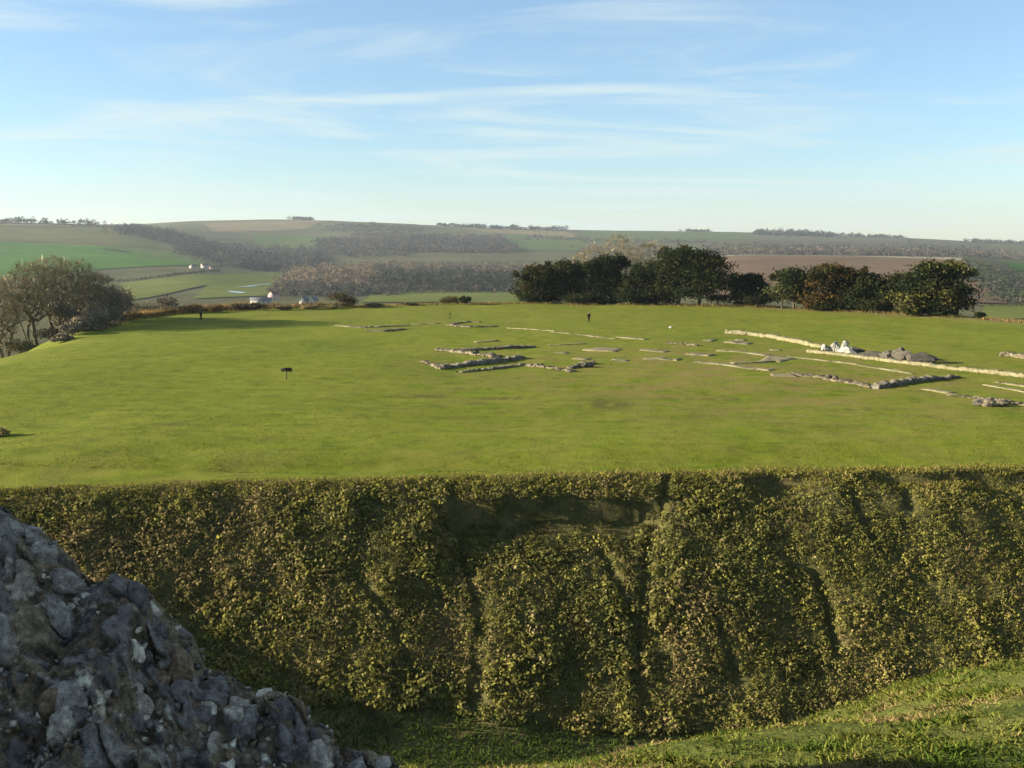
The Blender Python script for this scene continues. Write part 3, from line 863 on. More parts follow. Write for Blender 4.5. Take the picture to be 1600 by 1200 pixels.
n = 15000
th = r.uniform(2.12, 2.62, n)
re = np.interp(th, _ea, _er) + np.abs(r.normal(size=n)) * 2.2 - 0.4
PX = PC[0] + np.cos(th) * re; PY = PC[1] + np.sin(th) * re
k = vnoise(PX / 3.5 + 7, PY / 3.5) + 0.2 * r.normal(size=n) > -0.1
PX, PY = PX[k], PY[k]
P = np.stack([PX, PY, z_lawn(PX, PY) - 0.05], 1)
c = colvar((0.20, 0.135, 0.055), len(P), 0.4, r, 0.1)
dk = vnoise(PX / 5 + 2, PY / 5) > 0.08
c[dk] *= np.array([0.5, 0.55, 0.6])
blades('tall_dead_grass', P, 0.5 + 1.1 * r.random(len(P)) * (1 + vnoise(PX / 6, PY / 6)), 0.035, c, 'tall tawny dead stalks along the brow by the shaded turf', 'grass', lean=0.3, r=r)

# ------------------------------------------------------------------ scrub covering the ditch face
def ditch_scrub():
    r = np.random.default_rng(320)
    n = 43000
    x = r.uniform(-34, 38, n)
    t = r.uniform(-0.1, 15, n)
    y = y_edge(x) - t
    zf = z_face(x, y)
    fl = floor_z(x)
    edge_noise = 0.5 * vnoise(x / 2.0, y / 2.0)
    keep = (zf > fl + 0.35 + edge_noise)
    g = gully_w(x, t); s = scarp_w(x, t)
    keep &= r.random(n) > np.clip(1.5 * g, 0, 0.93)
    keep &= r.random(n) > 0.35 * s
    keep &= r.random(n) < 0.12 + 0.88 * sstep(0.0, 1.5, t + 0.9 * vnoise(x / 1.1, t * 0 + 4))
    x, y, t, g, s = x[keep], y[keep], t[keep], g[keep], s[keep]
    n = len(x)
    z = z_ditch(x, y)
    rad = (0.092 + 0.17 * r.random(n)) * (1.15 - 0.3 * sstep(6, 20, x)) * (1 - 0.6 * np.exp(-t / 1.1)) * (1 + 0.5 * vnoise(x / 1.5 + 9, y / 1.5))
    rad *= np.where(s > 0.4, 0.55, 1) * (1 + 0.7 * np.clip(fbm(x / 1.1 + 30, t / 1.1, 2), -0.5, 0.9))
    # kinds of growth in drifts
    drift = fbm(x / 4.5 + 3, t / 4.5, 3) + 0.22 * r.normal(size=n)
    olive = np.array((0.150, 0.142, 0.036)); straw = np.array((0.185, 0.148, 0.060)); dark = np.array((0.100, 0.102, 0.032)); lime = np.array((0.17, 0.165, 0.028))
    c = np.where((drift > 0.28)[:, None], straw, np.where((drift < -0.18)[:, None], dark, olive))
    topz = (np.exp(-t / 0.8) > r.random(n) * 1.2)
    c[topz] = lime * 1.15
    pick = r.random(n) < 0.07
    c[pick] = np.array((0.22, 0.18, 0.08))
    right = sstep(8, 24, x) * (r.random(n) < 0.55)
    c = c * (1 - right[:, None]) + right[:, None] * np.array((0.175, 0.165, 0.038))
    c = c * np.where(s > 0.35, 0.42, 1.0)[:, None] * (0.70 + 0.58 * r.random((n, 1)))  # darker plants on the scarps, their shade put partly into the colour
    m = 10
    # clump: leaves lying over a low dome that leans out of the bank
    dirs = rand_unit(n * m, r); dirs[:, 2] = np.abs(dirs[:, 2])
    dirs[:, 1] -= 0.30
    dirs /= np.linalg.norm(dirs, axis=1)[:, None]
    R_ = np.repeat(rad, m)
    base = np.repeat(np.stack([x, y, z], 1), m, 0)
    P = base + dirs * (R_ * (0.7 + 0.4 * r.random(n * m)))[:, None] * np.array([1, 1, 1.1])
    nn = dirs + 0.55 * rand_unit(n * m, r); nn /= np.linalg.norm(nn, axis=1)[:, None]
    u_ = np.cross(nn, rand_unit(n * m, r)); u_ /= np.maximum(1e-6, np.linalg.norm(u_, axis=1))[:, None]
    v_ = np.cross(nn, u_)
    sz_ = (R_ * (0.38 + 0.40 * r.random(n * m)))[:, None]
    V = np.stack([P - u_ * sz_ * 0.5, P + v_ * sz_ * 0.34, P + u_ * sz_ * 0.5, P - v_ * sz_ * 0.34], 1).reshape(-1, 3)
    ii = np.arange(n * m) * 4
    F = np.stack([ii, ii + 1, ii + 2, ii + 3], 1)
    cc = np.repeat(c, m, 0) * (0.8 + 0.4 * r.random((n * m, 1)))
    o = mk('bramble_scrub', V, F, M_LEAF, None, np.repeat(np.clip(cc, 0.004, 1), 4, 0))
    tag(o, 'dense olive and straw bramble scrub covering the ditch face', 'scrub', None, 'stuff')
ditch_scrub()
def ditch_tussocks():
    r = np.random.default_rng(328)
    n = 34000
    x = r.uniform(-34, 38, n); t = r.uniform(0.2, 14.5, n); y = y_edge(x) - t
    kp = (z_face(x, y) > floor_z(x) + 0.3) & (fbm(x / 1.6 + 11, t / 2.4, 3) + 0.12 * r.normal(size=n) > 0.10) & (scarp_w(x, t) < 0.3) & (gully_w(x, t) < 0.4)
    x, y, t = x[kp], y[kp], t[kp]; n = len(x)
    P = np.stack([x, y, z_ditch(x, y) + 0.03], 1)
    hue = fbm(x / 3 + 40, t / 3, 2)
    c = np.where((hue > 0.05)[:, None], np.array((0.17, 0.135, 0.060)), np.array((0.105, 0.108, 0.030))) * (0.6 + 0.7 * r.random((n, 1)))
    blades('ditch_tussocks', P, 0.22 + 0.30 * r.random(n), 0.022, c, 'tussocks of long grass among the bramble on the ditch face', 'grass', lean=0.55, r=r)
ditch_tussocks()
# grass on the ditch floor and near bank
def near_grass():
    r = np.random.default_rng(335)
    n = 26000
    x = r.uniform(-33, 37, n); t = -0.5 + 2.6 * r.random(n) ** 1.2
    t = t + 0.5 * vnoise(x / 1.4, x * 0)
    y = y_edge(x) - t
    P = np.stack([x, y, np.where(t < 0, z_lawn(x, y), z_ditch(x, y)) - 0.02], 1)
    c = np.where((r.random(n) < 0.35)[:, None], np.array((0.26, 0.20, 0.075)), np.array((0.165, 0.172, 0.026))) * (0.65 + 0.6 * r.random((n, 1)))
    blades('lip_grass', P, (0.10 + 0.16 * r.random(n)) * (0.4 + 0.6 * sstep(-0.4, 0.8, t)), 0.022, c, 'yellow green grass fringe along the lip of the ditch', 'grass', lean=0.5, r=r)
    n = 85000
    y = 58 + 62 * r.random(n) ** 1.5
    x = r.uniform(-0.53, 0.53, n) * y
    kp = (edge_d(x, y) < -2) & (y > y_edge(x) + 0.1) & (fbm(x / 2.2, y / 2.2, 3) + 0.35 * r.normal(size=n) > 0.0)
    x, y = x[kp], y[kp]; n = len(x)
    P = np.stack([x, y, z_lawn(x, y) - 0.01], 1)
    c = np.where((r.random(n) < 0.18)[:, None], np.array((0.16, 0.135, 0.04)), np.array((0.095, 0.125, 0.013))) * (0.6 + 0.6 * r.random((n, 1)))
    blades('lawn_tufts', P, 0.045 + 0.08 * r.random(n), 0.014 + 0.00012 * y, c, 'short grass tufts standing in the mown lawn', 'grass', lean=0.8, r=r)
    r = np.random.default_rng(340)
    n = 26000
    x = r.uniform(-16, 16, n); y = r.uniform(38, 48, n)
    k = z_face(x, y) < floor_z(x) + 0.6
    x, y = x[k], y[k]
    P = np.stack([x, y, z_ditch(x, y) - 0.02], 1)
    blades('ditch_grass', P, 0.22 * (0.5 + r.random(len(P))), 0.03, colvar((0.045, 0.072, 0.014), len(P), 0.35, r), 'shaded green grass on the ditch floor', 'grass', r=r)  # blade colour lowered as well, to deepen the shade on the floor
    # near bank
    n = 165000
    y = 3.3 + 11 * r.random(n) ** 1.1
    x = r.uniform(-0.35, 0.85, n) * (y + 1.2)
    d = fbm(x / 0.55, y / 0.55, 3)
    tuft = r.random(n) < 0.35 + 1.3 * np.clip(d + 0.25, 0, 1)
    x, y, d = x[tuft], y[tuft], d[tuft]
    P = np.stack([x, y, z_castle(x, y) - 0.01], 1)
    hue = fbm(x / 0.55 + 5, y / 0.55, 3) + 0.14 * r.normal(size=len(x))
    c = np.where((hue > 0.22)[:, None], np.array((0.20, 0.15, 0.065)), np.where((hue < -0.25)[:, None], np.array((0.055, 0.085, 0.014)), np.array((0.115, 0.125, 0.025))))
    c = c * (0.65 + 0.7 * r.random((len(x), 1)))
    ln = (0.022 + 0.036 * r.random(len(x))) * (1 + 1.3 * np.clip(d, -0.4, 1))
    blades('bank_grass_tufts', P, ln, 0.0036 + 0.002 * r.random(len(x)) + 0.0003 * y, c, 'sunlit tussocky grass covering the castle bank', 'grass', lean=0.95, r=r)
near_grass()

# ------------------------------------------------------------------ distant woods and hedges
def tree_mass(x, y, h, w, cols, r, leaves=30, conic=0.0):
    """many far trees in one mesh: short trunk and a crown of leaf sprays each"""
    n = len(x)
    z = z_far(x, y)
    base = np.stack([x, y, z], 1)
    segs_p = base + np.array([0, 0, -0.5]); segs_q = base + np.stack([np.zeros(n), np.zeros(n), h * 0.6], 1)
    V0, F0 = tube_set([(segs_p[i], segs_q[i], 0.02 * h[i] + 0.1, 0.008 * h[i] + 0.05) for i in range(n)], 4)
    d = rand_unit(n * leaves, r)
    rad = r.random(n * leaves) ** 0.4 * (1 + 0.2 * r.normal(size=n * leaves).clip(-1, 2))
    H = np.repeat(h, leaves); W = np.repeat(w, leaves)
    P = np.repeat(base, leaves, 0)
    dz = d[:, 2] * rad
    taper = 1 - conic * (dz * 0.5 + 0.5)
    P = P + np.stack([d[:, 0] * rad * W * 0.5 * taper, d[:, 1] * rad * W * 0.5 * taper, H * (0.55 + 0.42 * dz)], 1)
    V1, F1 = leaf_tris(P, W * (0.17 + 0.16 * r.random(n * leaves)), r)
    c = np.repeat(cols, leaves, 0) * (0.82 + 0.36 * r.random((n * leaves, 1)))
    V = np.concatenate([V0, V1]); F = np.concatenate([F0, F1 + len(V0)])
    C = np.concatenate([np.repeat(cols * 0.7, 8, 0), np.repeat(c, 4, 0)])
    return V, F, np.clip(C, 0.004, 1)
def wood(name, quads, n, h, w, palette, label, seed, leaves=28, cat='wood', conic=0.0):
    """quads: (px0, px1, near depth at px0, far depth at px0, near depth at px1, far depth at px1)"""
    r = np.random.default_rng(seed)
    xs, ys = [], []
    area = [abs(q[1] - q[0]) * ((q[3] - q[2]) + (q[5] - q[4])) for q in quads]
    for qd, a in zip(quads, area):
        m = max(3, int(n * a / sum(area)))
        u = r.random(m); v = r.random(m)
        px = qd[0] + (qd[1] - qd[0]) * u
        d = (qd[2] * (1 - u) + qd[4] * u) * (1 - v) + (qd[3] * (1 - u) + qd[5] * u) * v
        xs.append((px - 800) / F_PX / 1.006 * d); ys.append(d)
    x = np.concatenate(xs); y = np.concatenate(ys)
    x = x + r.normal(size=len(x)) * 9; y = y + r.normal(size=len(x)) * 35
    kp = fbm(x / 70 + seed * 3.1, y / 130, 3) > -0.42 + 0.25 * r.normal(size=len(x))
    x, y = x[kp], y[kp]
    hh = h * (0.5 + 0.75 * r.random(len(x)) ** 1.3) * (1 + 0.5 * fbm(x / 60 + seed, y / 60, 2)); ww = w * (0.7 + 0.6 * r.random(len(x)))
    pal = np.array(palette)
    zone = np.clip(((fbm(x / 90 + seed, y / 160, 2) + 0.75) / 1.5 * len(pal)).astype(int) + r.integers(-1, 2, len(x)), 0, len(pal) - 1)
    V, F, C = tree_mass(x, y, hh, ww, pal[zone], r, int(leaves * 1.2), conic)
    o = mk(name, V, F, M_LEAF, None, C)
    tag(o, label, cat, None, 'stuff')
BARE = [(0.085, 0.068, 0.052), (0.10, 0.080, 0.058), (0.070, 0.062, 0.054), (0.12, 0.095, 0.062)]
DARK = [(0.020, 0.026, 0.016), (0.026, 0.032, 0.018), (0.040, 0.040, 0.028), (0.055, 0.050, 0.038)]
MIX = [(0.032, 0.036, 0.024), (0.052, 0.048, 0.038), (0.075, 0.062, 0.048), (0.038, 0.040, 0.029)]
wood('dark_wood', [(590, 700, 1290, 1560, 1230, 1620), (700, 838, 1230, 1620, 1250, 1620)], 1300, 17, 12, DARK, 'dark mixed wood in the middle of the valley', 401, 34)
wood('pale_wood', [(580, 860, 1640, 1900, 1640, 1900)], 520, 16, 12, BARE, 'pale bare treetops behind the dark valley wood', 402, 26)
wood('brown_wood', [(455, 600, 1280, 1800, 1320, 1800)], 800, 16, 12, [(0.125, 0.090, 0.058), (0.10, 0.078, 0.054), (0.075, 0.063, 0.048), (0.14, 0.108, 0.062)], 'tawny bare wood left of the dark valley wood', 403, 28)
wood('valley_trees', [(440, 640, 1060, 1240, 1120, 1280), (640, 830, 1190, 1240, 1190, 1240)], 380, 10, 9, MIX + BARE[:1], 'scattered valley trees and bushes behind the pink house', 404, 30)
wood('hanger_wood', [(340, 500, 1780, 2150, 1850, 2250), (290, 400, 2050, 2350, 1850, 2150)], 1700, 17, 15, [(0.028, 0.031, 0.027), (0.036, 0.038, 0.033), (0.052, 0.048, 0.041), (0.030, 0.034, 0.028)], 'dark hanging wood along the foot of the left hill', 405, 22)
wood('far_wood', [(330, 640, 2250, 2500, 2300, 2600), (520, 660, 3500, 3900, 3500, 3900)], 800, 14, 16, [(0.042, 0.043, 0.040), (0.052, 0.048, 0.043), (0.066, 0.058, 0.049)], 'broken grey woodland above the hanging wood', 419, 14)
wood('far_wood', [(820, 1100, 3300, 3500, 3200, 3350), (1100, 1560, 2800, 3000, 2900, 3100)], 420, 12, 16, [(0.045, 0.045, 0.040), (0.06, 0.055, 0.046)], 'thin broken woodland line crossing the right downland', 420, 14)
wood('ridge_wood', [(186, 235, 2480, 2640, 2420, 2640), (235, 305, 2420, 2640, 2250, 2560)], 600, 18, 15, [(0.034, 0.035, 0.029), (0.045, 0.042, 0.034), (0.062, 0.053, 0.042)], 'wood on the shoulder of the left hill', 406, 24)
wood('far_wood', [(500, 800, 2500, 3000, 2550, 2850), (560, 790, 3050, 3350, 3000, 3300)], 1700, 15, 18, [(0.042, 0.043, 0.040), (0.052, 0.048, 0.043), (0.066, 0.058, 0.049), (0.080, 0.072, 0.054)], 'long hazy wood on the far central hillside', 407, 16)
wood('far_wood', [(640, 800, 2750, 2950, 2800, 2950)], 300, 13, 15, [(0.035, 0.045, 0.042), (0.045, 0.052, 0.045)], 'bluish dark conifer strip within the far hillside', 408, 16)
wood('skyline_wood', [(-60, 165, 2700, 2790, 2690, 2770)], 110, 13, 15, DARK[1:] + BARE[:1], 'ragged row of trees on the crest of the left hill', 409, 30)
wood('skyline_wood', [(456, 490, 4230, 4330, 4230, 4330)], 60, 14, 20, DARK[1:3], 'small round clump on the far skyline', 410, 16)
wood('skyline_wood', [(690, 800, 4150, 4330, 4150, 4330), (800, 885, 4150, 4330, 4150, 4300)], 170, 16, 24, DARK[:3], 'long low dark wood on the far central skyline', 411, 16)
wood('skyline_wood', [(1072, 1106, 4350, 4480, 4350, 4480)], 50, 13, 20, DARK[1:3], 'tiny far clump on the skyline behind the tallest evergreen', 412, 14)
wood('skyline_wood', [(1178, 1296, 4000, 4480, 4050, 4480)], 240, 20, 26, DARK[1:] , 'blue grey wood on the skyline behind the right field', 413, 16)
wood('skyline_wood', [(1320, 1410, 4300, 4480, 4300, 4480)], 90, 14, 24, DARK[1:], 'low thin wood trailing along the right skyline', 414, 14)
wood('skyline_wood', [(1510, 1700, 4150, 4450, 4100, 4450)], 170, 16, 24, DARK[1:], 'low dark wood at the end of the right skyline', 415, 14)
wood('tree_belt', [(1040, 1300, 2150, 2500, 2150, 2500), (1300, 1545, 2150, 2480, 2100, 2450)], 1200, 15, 14, [(0.066, 0.059, 0.048), (0.085, 0.074, 0.056), (0.048, 0.045, 0.038), (0.10, 0.086, 0.06)], 'grey bare tree belt behind the ploughed field', 416, 20)
wood('tree_belt', [(900, 1060, 2450, 2900, 2400, 2700), (1545, 1680, 2150, 2600, 2100, 2500)], 340, 11, 13, [(0.10, 0.09, 0.075), (0.075, 0.07, 0.058)], 'thin hazy tree belt behind the bare beeches', 417, 16)
wood('scrub_slope', [(1510, 1560, 1250, 1640, 900, 1560), (1560, 1680, 780, 1400, 720, 1300)], 520, 5, 9, [(0.028, 0.042, 0.017), (0.040, 0.052, 0.021), (0.036, 0.040, 0.025), (0.050, 0.047, 0.033)], 'green scrub covering the slope beside the ploughed field', 418, 24)
def hedge(pts, h, w, palette, label, seed, step=3.0):
    r = np.random.default_rng(seed)
    P = [np.array(hit(*p)) for p in pts]
    xs, ys = [], []
    for a, b in zip(P[:-1], P[1:]):
        m = max(2, int(np.linalg.norm(b - a) / step))
        s = np.linspace(0, 1, m, endpoint=False)
        q_ = a + (b - a) * s[:, None] + r.normal(size=(m, 2)) * w * 0.12
        xs.append(q_[:, 0]); ys.append(q_[:, 1])
    x = np.concatenate(xs); y = np.concatenate(ys)
    pal = np.array(palette)
    V, F, C = tree_mass(x, y, h * (0.75 + 0.5 * r.random(len(x))), w * (0.8 + 0.5 * r.random(len(x))), pal[r.integers(0, len(pal), len(x))], r, 18)
    tag(mk('hedge', V, F, M_LEAF, None, C), label, 'hedge')
hedge([(180, 442), (260, 434), (345, 425)], 5.0, 6, DARK[:2], 'dark clipped hedge line at the foot of the bright green field', 430)
hedge([(-60, 351), (80, 351), (190, 357), (262, 366)], 4, 6, [(0.07, 0.06, 0.045)], 'thin brown hedge along the upper edge of the left hill', 431, 5)
hedge([(162, 391), (200, 396)], 4.5, 6, [(0.06, 0.05, 0.045)], 'short dark hedge piece between the left hill fields', 432)
hedge([(218, 403), (262, 409)], 2.5, 5, [(0.14, 0.09, 0.06)], 'short reddish hedge piece between the left hill fields', 433)
hedge([(1080, 399), (1300, 401), (1480, 405)], 3, 5, [(0.12, 0.10, 0.075), (0.08, 0.07, 0.055)], 'low hedge behind the pale chalk track', 434, 5)
hedge([(1413, 417), (1440, 418)], 4, 6, [(0.06, 0.05, 0.04)], 'dark hedge fragment standing in the ploughed field', 435)
hedge([(1527, 480), (1620, 481)], 2.5, 4, DARK[1:3], 'hedge along the bottom of the ploughed field', 436)
hedge([(560, 462), (610, 450), (680, 447)], 3.5, 6, [(0.11, 0.10, 0.09), (0.07, 0.065, 0.055)], 'grey hedge climbing from the bushes towards the dark wood', 437)

# ------------------------------------------------------------------ buildings in the valley
M_PINK = plain_mat('pink_render', (0.46, 0.31, 0.27), 0.85, 0.2, 1.0, 0.08)
M_WHITE = plain_mat('white_render', (0.36, 0.345, 0.30), 0.85, 0.2, 1.0, 0.08)
M_TILE = plain_mat('brown_tiles', (0.11, 0.065, 0.05), 0.9, 0.2, 1.5, 0.2)
M_SLATE = plain_mat('grey_slate', (0.09, 0.095, 0.105), 0.7, 0.3, 1.5, 0.2)
M_GLASS = plain_mat('window_glass', (0.03, 0.035, 0.04), 0.15, 0.5, 1.0, 0.1)
def box(x0, x1, y0, y1, z0, z1):
    V = np.array([(x, y, z) for x in (x0, x1) for y in (y0, y1) for z in (z0, z1)], float)
    F = np.array([(0, 1, 3, 2), (4, 6, 7, 5), (0, 4, 5, 1), (2, 3, 7, 6), (0, 2, 6, 4), (1, 5, 7, 3)])
    return V, F
def house(loc, L, W, eave, ridge, rz, wall_m, roof_m, label, chimney=True, nwin=3, storeys=2):
    t = empty('house', loc, rz)
    tag(t, label, 'house')
    l, w = L / 2, W / 2
    V = [(-l, -w, -3), (l, -w, -3), (l, w, -3), (-l, w, -3), (-l, -w, eave), (l, -w, eave), (l, w, eave), (-l, w, eave), (-l, 0, ridge), (l, 0, ridge)]
    mk('wall', V, [np.array([(0, 1, 5, 4), (2, 3, 7, 6)]), np.array([(1, 2, 6, 9, 5), (3, 0, 4, 8, 7)])], wall_m, t)
    o_ = 0.35
    k = (ridge - eave) / w
    V = []
    for sgn in (-1, 1):
        for dz in (0.02, 0.22):
            V += [(-l - o_, sgn * (w + o_), eave - k * o_ + dz), (l + o_, sgn * (w + o_), eave - k * o_ + dz), (l + o_, 0, ridge + dz), (-l - o_, 0, ridge + dz)]
    F = []
    for b in (0, 8):
        F += [(b, b + 1, b + 2, b + 3), (b + 4, b + 5, b + 6, b + 7), (b, b + 1, b + 5, b + 4), (b + 1, b + 2, b + 6, b + 5), (b + 3, b, b + 4, b + 7)]
    rf = mk('roof', V, np.array(F), roof_m, t)
    if chimney:
        V, F = box(l - 1.4, l - 0.6, -0.4, 0.4, ridge - 0.8, ridge + 1.3)
        mk('chimney', V, F, M_TILE, rf)
    def win(x0, x1, z0, z1, face):
        if face == 'front':
            V, F = box(x0, x1, -w - 0.05, -w + 0.05, z0, z1)
        else:
            V, F = box(-l - 0.05, -l + 0.05, x0, x1, z0, z1)
        mk('window', V, F, M_GLASS, t)
    for s in range(storeys):
        z0 = 0.9 + 2.6 * s
        if z0 + 1.2 > eave:
            break
        for k_ in range(nwin):
            c = -l + L * (k_ + 0.5) / nwin
            if s == 0 and k_ == nwin // 2:
                V, F = box(c - 0.5, c + 0.5, -w - 0.06, -w + 0.06, -0.2, 2.0)
                mk('door', V, F, M_TILE, t)
            else:
                win(c - 0.5, c + 0.5, z0, z0 + 1.2, 'front')
        win(-0.5, 0.5, z0, z0 + 1.2, 'side')
    return t
def at_hit(px, py):
    x, y = hit(px, py)
    return (x, y, float(z_far(x, y)))
house(at_hit(428, 469), 9, 6.5, 5.6, 8.6, R(62), M_PINK, M_TILE, 'pink two storey house among the valley trees')
house(at_hit(408, 475), 17, 6, 2.8, 5.2, R(14), M_WHITE, M_SLATE, 'long low slate roofed building in front of the pink house', False, 4, 1)
house(at_hit(476, 475), 10, 5, 3.0, 6.6, R(78), M_WHITE, M_SLATE, 'white gabled cottage end nearer the pink house', False, 2, 1)
house(at_hit(490, 475), 10, 5, 3.0, 6.4, R(78), M_WHITE, M_SLATE, 'white gabled cottage end nearer the wide brown bush', False, 2, 1)
house(at_hit(302, 419), 12, 7, 3.2, 6.0, R(70), M_WHITE, M_TILE, 'small white farm building beside the left hill fields', False, 3, 1)
house(at_hit(322, 419), 15, 7, 4.8, 8.2, R(35), M_WHITE, M_TILE, 'larger pale farmhouse beside the hanging wood', True, 3, 2)
house(at_hit(331, 421), 8, 6, 3.0, 5.6, R(20), M_PINK, M_TILE, 'brown roofed farm outbuilding at the end of the dark hedge', False, 2, 1)

# ------------------------------------------------------------------ ruins on the lawn
M_RUB = stone_mat('rubble_stone', [(0.25, (0.045, 0.040, 0.026)), (0.45, (0.10, 0.086, 0.056)), (0.62, (0.17, 0.146, 0.096)), (0.8, (0.26, 0.23, 0.16))], 1.6, 9, 0.06)
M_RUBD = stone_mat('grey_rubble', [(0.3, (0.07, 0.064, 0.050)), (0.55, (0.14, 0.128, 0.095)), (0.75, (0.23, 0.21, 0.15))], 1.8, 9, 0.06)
M_FOOT = stone_mat('footing_stone', [(0.3, (0.09, 0.092, 0.035)), (0.5, (0.14, 0.128, 0.07)), (0.7, (0.20, 0.178, 0.11))], 1.5, 9, 0.03)
M_CHALK = stone_mat('white_chalk', [(0.3, (0.15, 0.145, 0.12)), (0.6, (0.27, 0.265, 0.235))], 2.0, 9, 0.03)
M_WORN = stone_mat('worn_gravel', [(0.3, (0.11, 0.10, 0.045)), (0.55, (0.16, 0.135, 0.08)), (0.75, (0.23, 0.20, 0.14))], 1.2, 9, 0.03)
def ruin(name, pts, width, heights, mat, label, cat='wall', group=None, seed=0, step=0.25, rough=1.0, sink=0.25, nsec=11, flat=False):
    """rough wall core along a line of photograph points; heights sampled along it"""
    r = np.random.default_rng(500 + seed)
    P = np.array([G(*p) for p in pts])
    seg = np.linalg.norm(np.diff(P, axis=0), axis=1)
    cum = np.concatenate([[0], np.cumsum(seg)])
    n = max(4, int(cum[-1] / step))
    s = np.linspace(0, cum[-1], n)
    x = np.interp(s, cum, P[:, 0]); y = np.interp(s, cum, P[:, 1])
    tx = np.gradient(x); ty = np.gradient(y); ln = np.hypot(tx, ty); tx /= ln; ty /= ln
    H = np.interp(s / cum[-1], np.linspace(0, 1, len(heights)), heights)
    H = np.maximum(0.01, H * (1 + rough * (0.7 * fbm(s / 0.8 + seed * 7, s * 0 + seed, 4))))
    gz = z_lawn(x, y)
    x0, y0 = x.mean(), y.mean(); z0 = float(z_lawn(x0, y0))
    prof = np.array([-1.0, -0.98, -0.93, -0.8, -0.45, 0.0, 0.45, 0.8, 0.93, 0.98, 1.0])
    ph = np.array([-1, 0.25, 0.72, 0.96, 1.02, 1.0, 1.02, 0.96, 0.72, 0.25, -1])
    if flat:
        ph = np.array([-1, 0.1, 0.9, 1, 1, 1, 1, 1, 0.9, 0.1, -1])
    V = np.zeros((n, 11, 3))
    jit = r.normal(size=(n, 11, 3)) * np.array([0.065, 0.065, 0.06]) * min(1.0, rough + 0.15)
    if flat:
        jit *= np.array([1.6, 1.6, 0.15])
        H = H + 0.10 * np.minimum(0.1, fbm(s / 1.1 + seed * 3, s * 0 + seed, 3) * 1.6 - 0.05)
    edge = 0.22 * width * vnoise(s / 0.7 + seed, s * 0 + 3.0 + seed)[:, None] * np.sign(prof)[None, :] * rough
    off = prof[None, :] * width / 2 + edge
    V[..., 0] = x[:, None] - ty[:, None] * off - x0
    V[..., 1] = y[:, None] + tx[:, None] * off - y0
    top = ph[None, :] * H[:, None] * (1 + 0.25 * rough * vnoise(s[:, None] / 0.5 + 3 * prof[None, :], prof[None, :] * 4 + seed))
    if flat:
        top = H[:, None] * np.maximum(ph, 0)[None, :] + 0.06 * vnoise(s[:, None] / 0.4 + 5 * prof[None, :] * width, prof[None, :] * width * 2 + seed)
    top = np.where(ph[None, :] < 0, -sink, top)
    V[..., 2] = gz[:, None] - z0 + top
    V += jit
    V[0, :, 2] = gz[0] - z0 - sink; V[-1, :, 2] = gz[-1] - z0 - sink
    o = mk(name, V.reshape(-1, 3), grid_faces(n, 11)[:, ::-1], mat)
    o.location = (x0, y0, z0)
    tag(o, label, cat, group)
    return o
WALL_LINES = []
k = 0
RUINS = [
    ([(683, 546), (730, 551), (778, 557)], 1.7, [0.35, 0.5, 0.55, 0.6], M_RUB, 'sunlit pale rubble wall stub in front of the shaded long wall', 1.0),
    ([(700, 547), (765, 544), (836, 540)], 1.2, [0.2, 0.5, 0.62, 0.5], M_RUB, 'long low rubble wall casting shadow at the back of the small ruin', 1.0),
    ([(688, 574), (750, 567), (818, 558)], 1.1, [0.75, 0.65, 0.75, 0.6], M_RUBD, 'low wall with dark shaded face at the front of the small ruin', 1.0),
    ([(660, 566), (675, 570), (692, 576)], 0.9, [0.2, 0.5, 0.3], M_RUB, 'broken pale stones at the outer corner of the small ruin', 1.4),
    ([(716, 580), (770, 574), (822, 567)], 0.9, [0.22, 0.3, 0.25], M_RUBD, 'grassed over footing step below the dark shaded wall', 0.8),
    ([(818, 568), (850, 572), (896, 580)], 0.9, [0.3, 0.4, 0.3, 0.4], M_RUB, 'crumbling pale wall line running from the small ruin', 1.6),
    ([(888, 575), (910, 569), (930, 567)], 1.0, [0.3, 0.5, 0.4], M_RUB, 'short pale wall piece closing the crumbling line', 1.2),
    ([(1133, 522), (1170, 524), (1210, 529), (1250, 536), (1288, 543)], 1.0, [1.1, 0.9, 0.95, 0.9, 0.9], M_FOOT, 'long bright straight wall leading to the white chalk ruin', 0.5),
    ([(1262, 549), (1330, 557), (1420, 570), (1510, 580), (1620, 592)], 1.0, [0.6, 0.7, 0.65, 0.75, 0.75], M_FOOT, 'longest pale kerb like wall passing the dark boulders', 0.45),
    ([(1235, 583), (1290, 591), (1330, 597), (1368, 605)], 1.2, [0.15, 0.35, 0.25, 0.4], M_RUB, 'ragged pale wall meeting the dark shaded cross wall', 1.4),
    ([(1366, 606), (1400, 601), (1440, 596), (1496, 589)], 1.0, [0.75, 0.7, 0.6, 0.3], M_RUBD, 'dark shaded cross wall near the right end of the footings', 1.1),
    ([(1562, 557), (1580, 558), (1630, 563)], 1.3, [0.9, 0.85, 0.6], M_RUB, 'pale block of wall standing alone on open grass', 0.8),
    ([(1480, 615), (1540, 622), (1615, 636)], 0.9, [0.1, 0.2, 0.3], M_RUB, 'low pale wall behind the loose rubble heap', 1.2),
    ([(1040, 536), (1062, 537), (1092, 540)], 0.9, [0.25, 0.3, 0.3], M_RUB, 'short low pale wall in the middle of the footings', 0.8),
    ([(560, 512), (600, 511), (640, 509)], 1.2, [0.12, 0.25, 0.2], M_RUBD, 'faint grey footing at the back of the lawn beside shaded turf', 0.9),
    ([(572, 516), (600, 517), (632, 514)], 1.0, [0.2, 0.35, 0.2], M_RUBD, 'faint grassy footing nearest the shaded turf', 0.9),
    ([(700, 508), (735, 511), (778, 510)], 0.9, [0.3, 0.35, 0.3], M_RUB, 'front wall of the pale rectangular footing near the posts', 0.9),
    ([(704, 507), (730, 503), (752, 504)], 0.9, [0.2, 0.25, 0.2], M_RUB, 'back wall of the pale rectangular footing near the posts', 0.9),
]
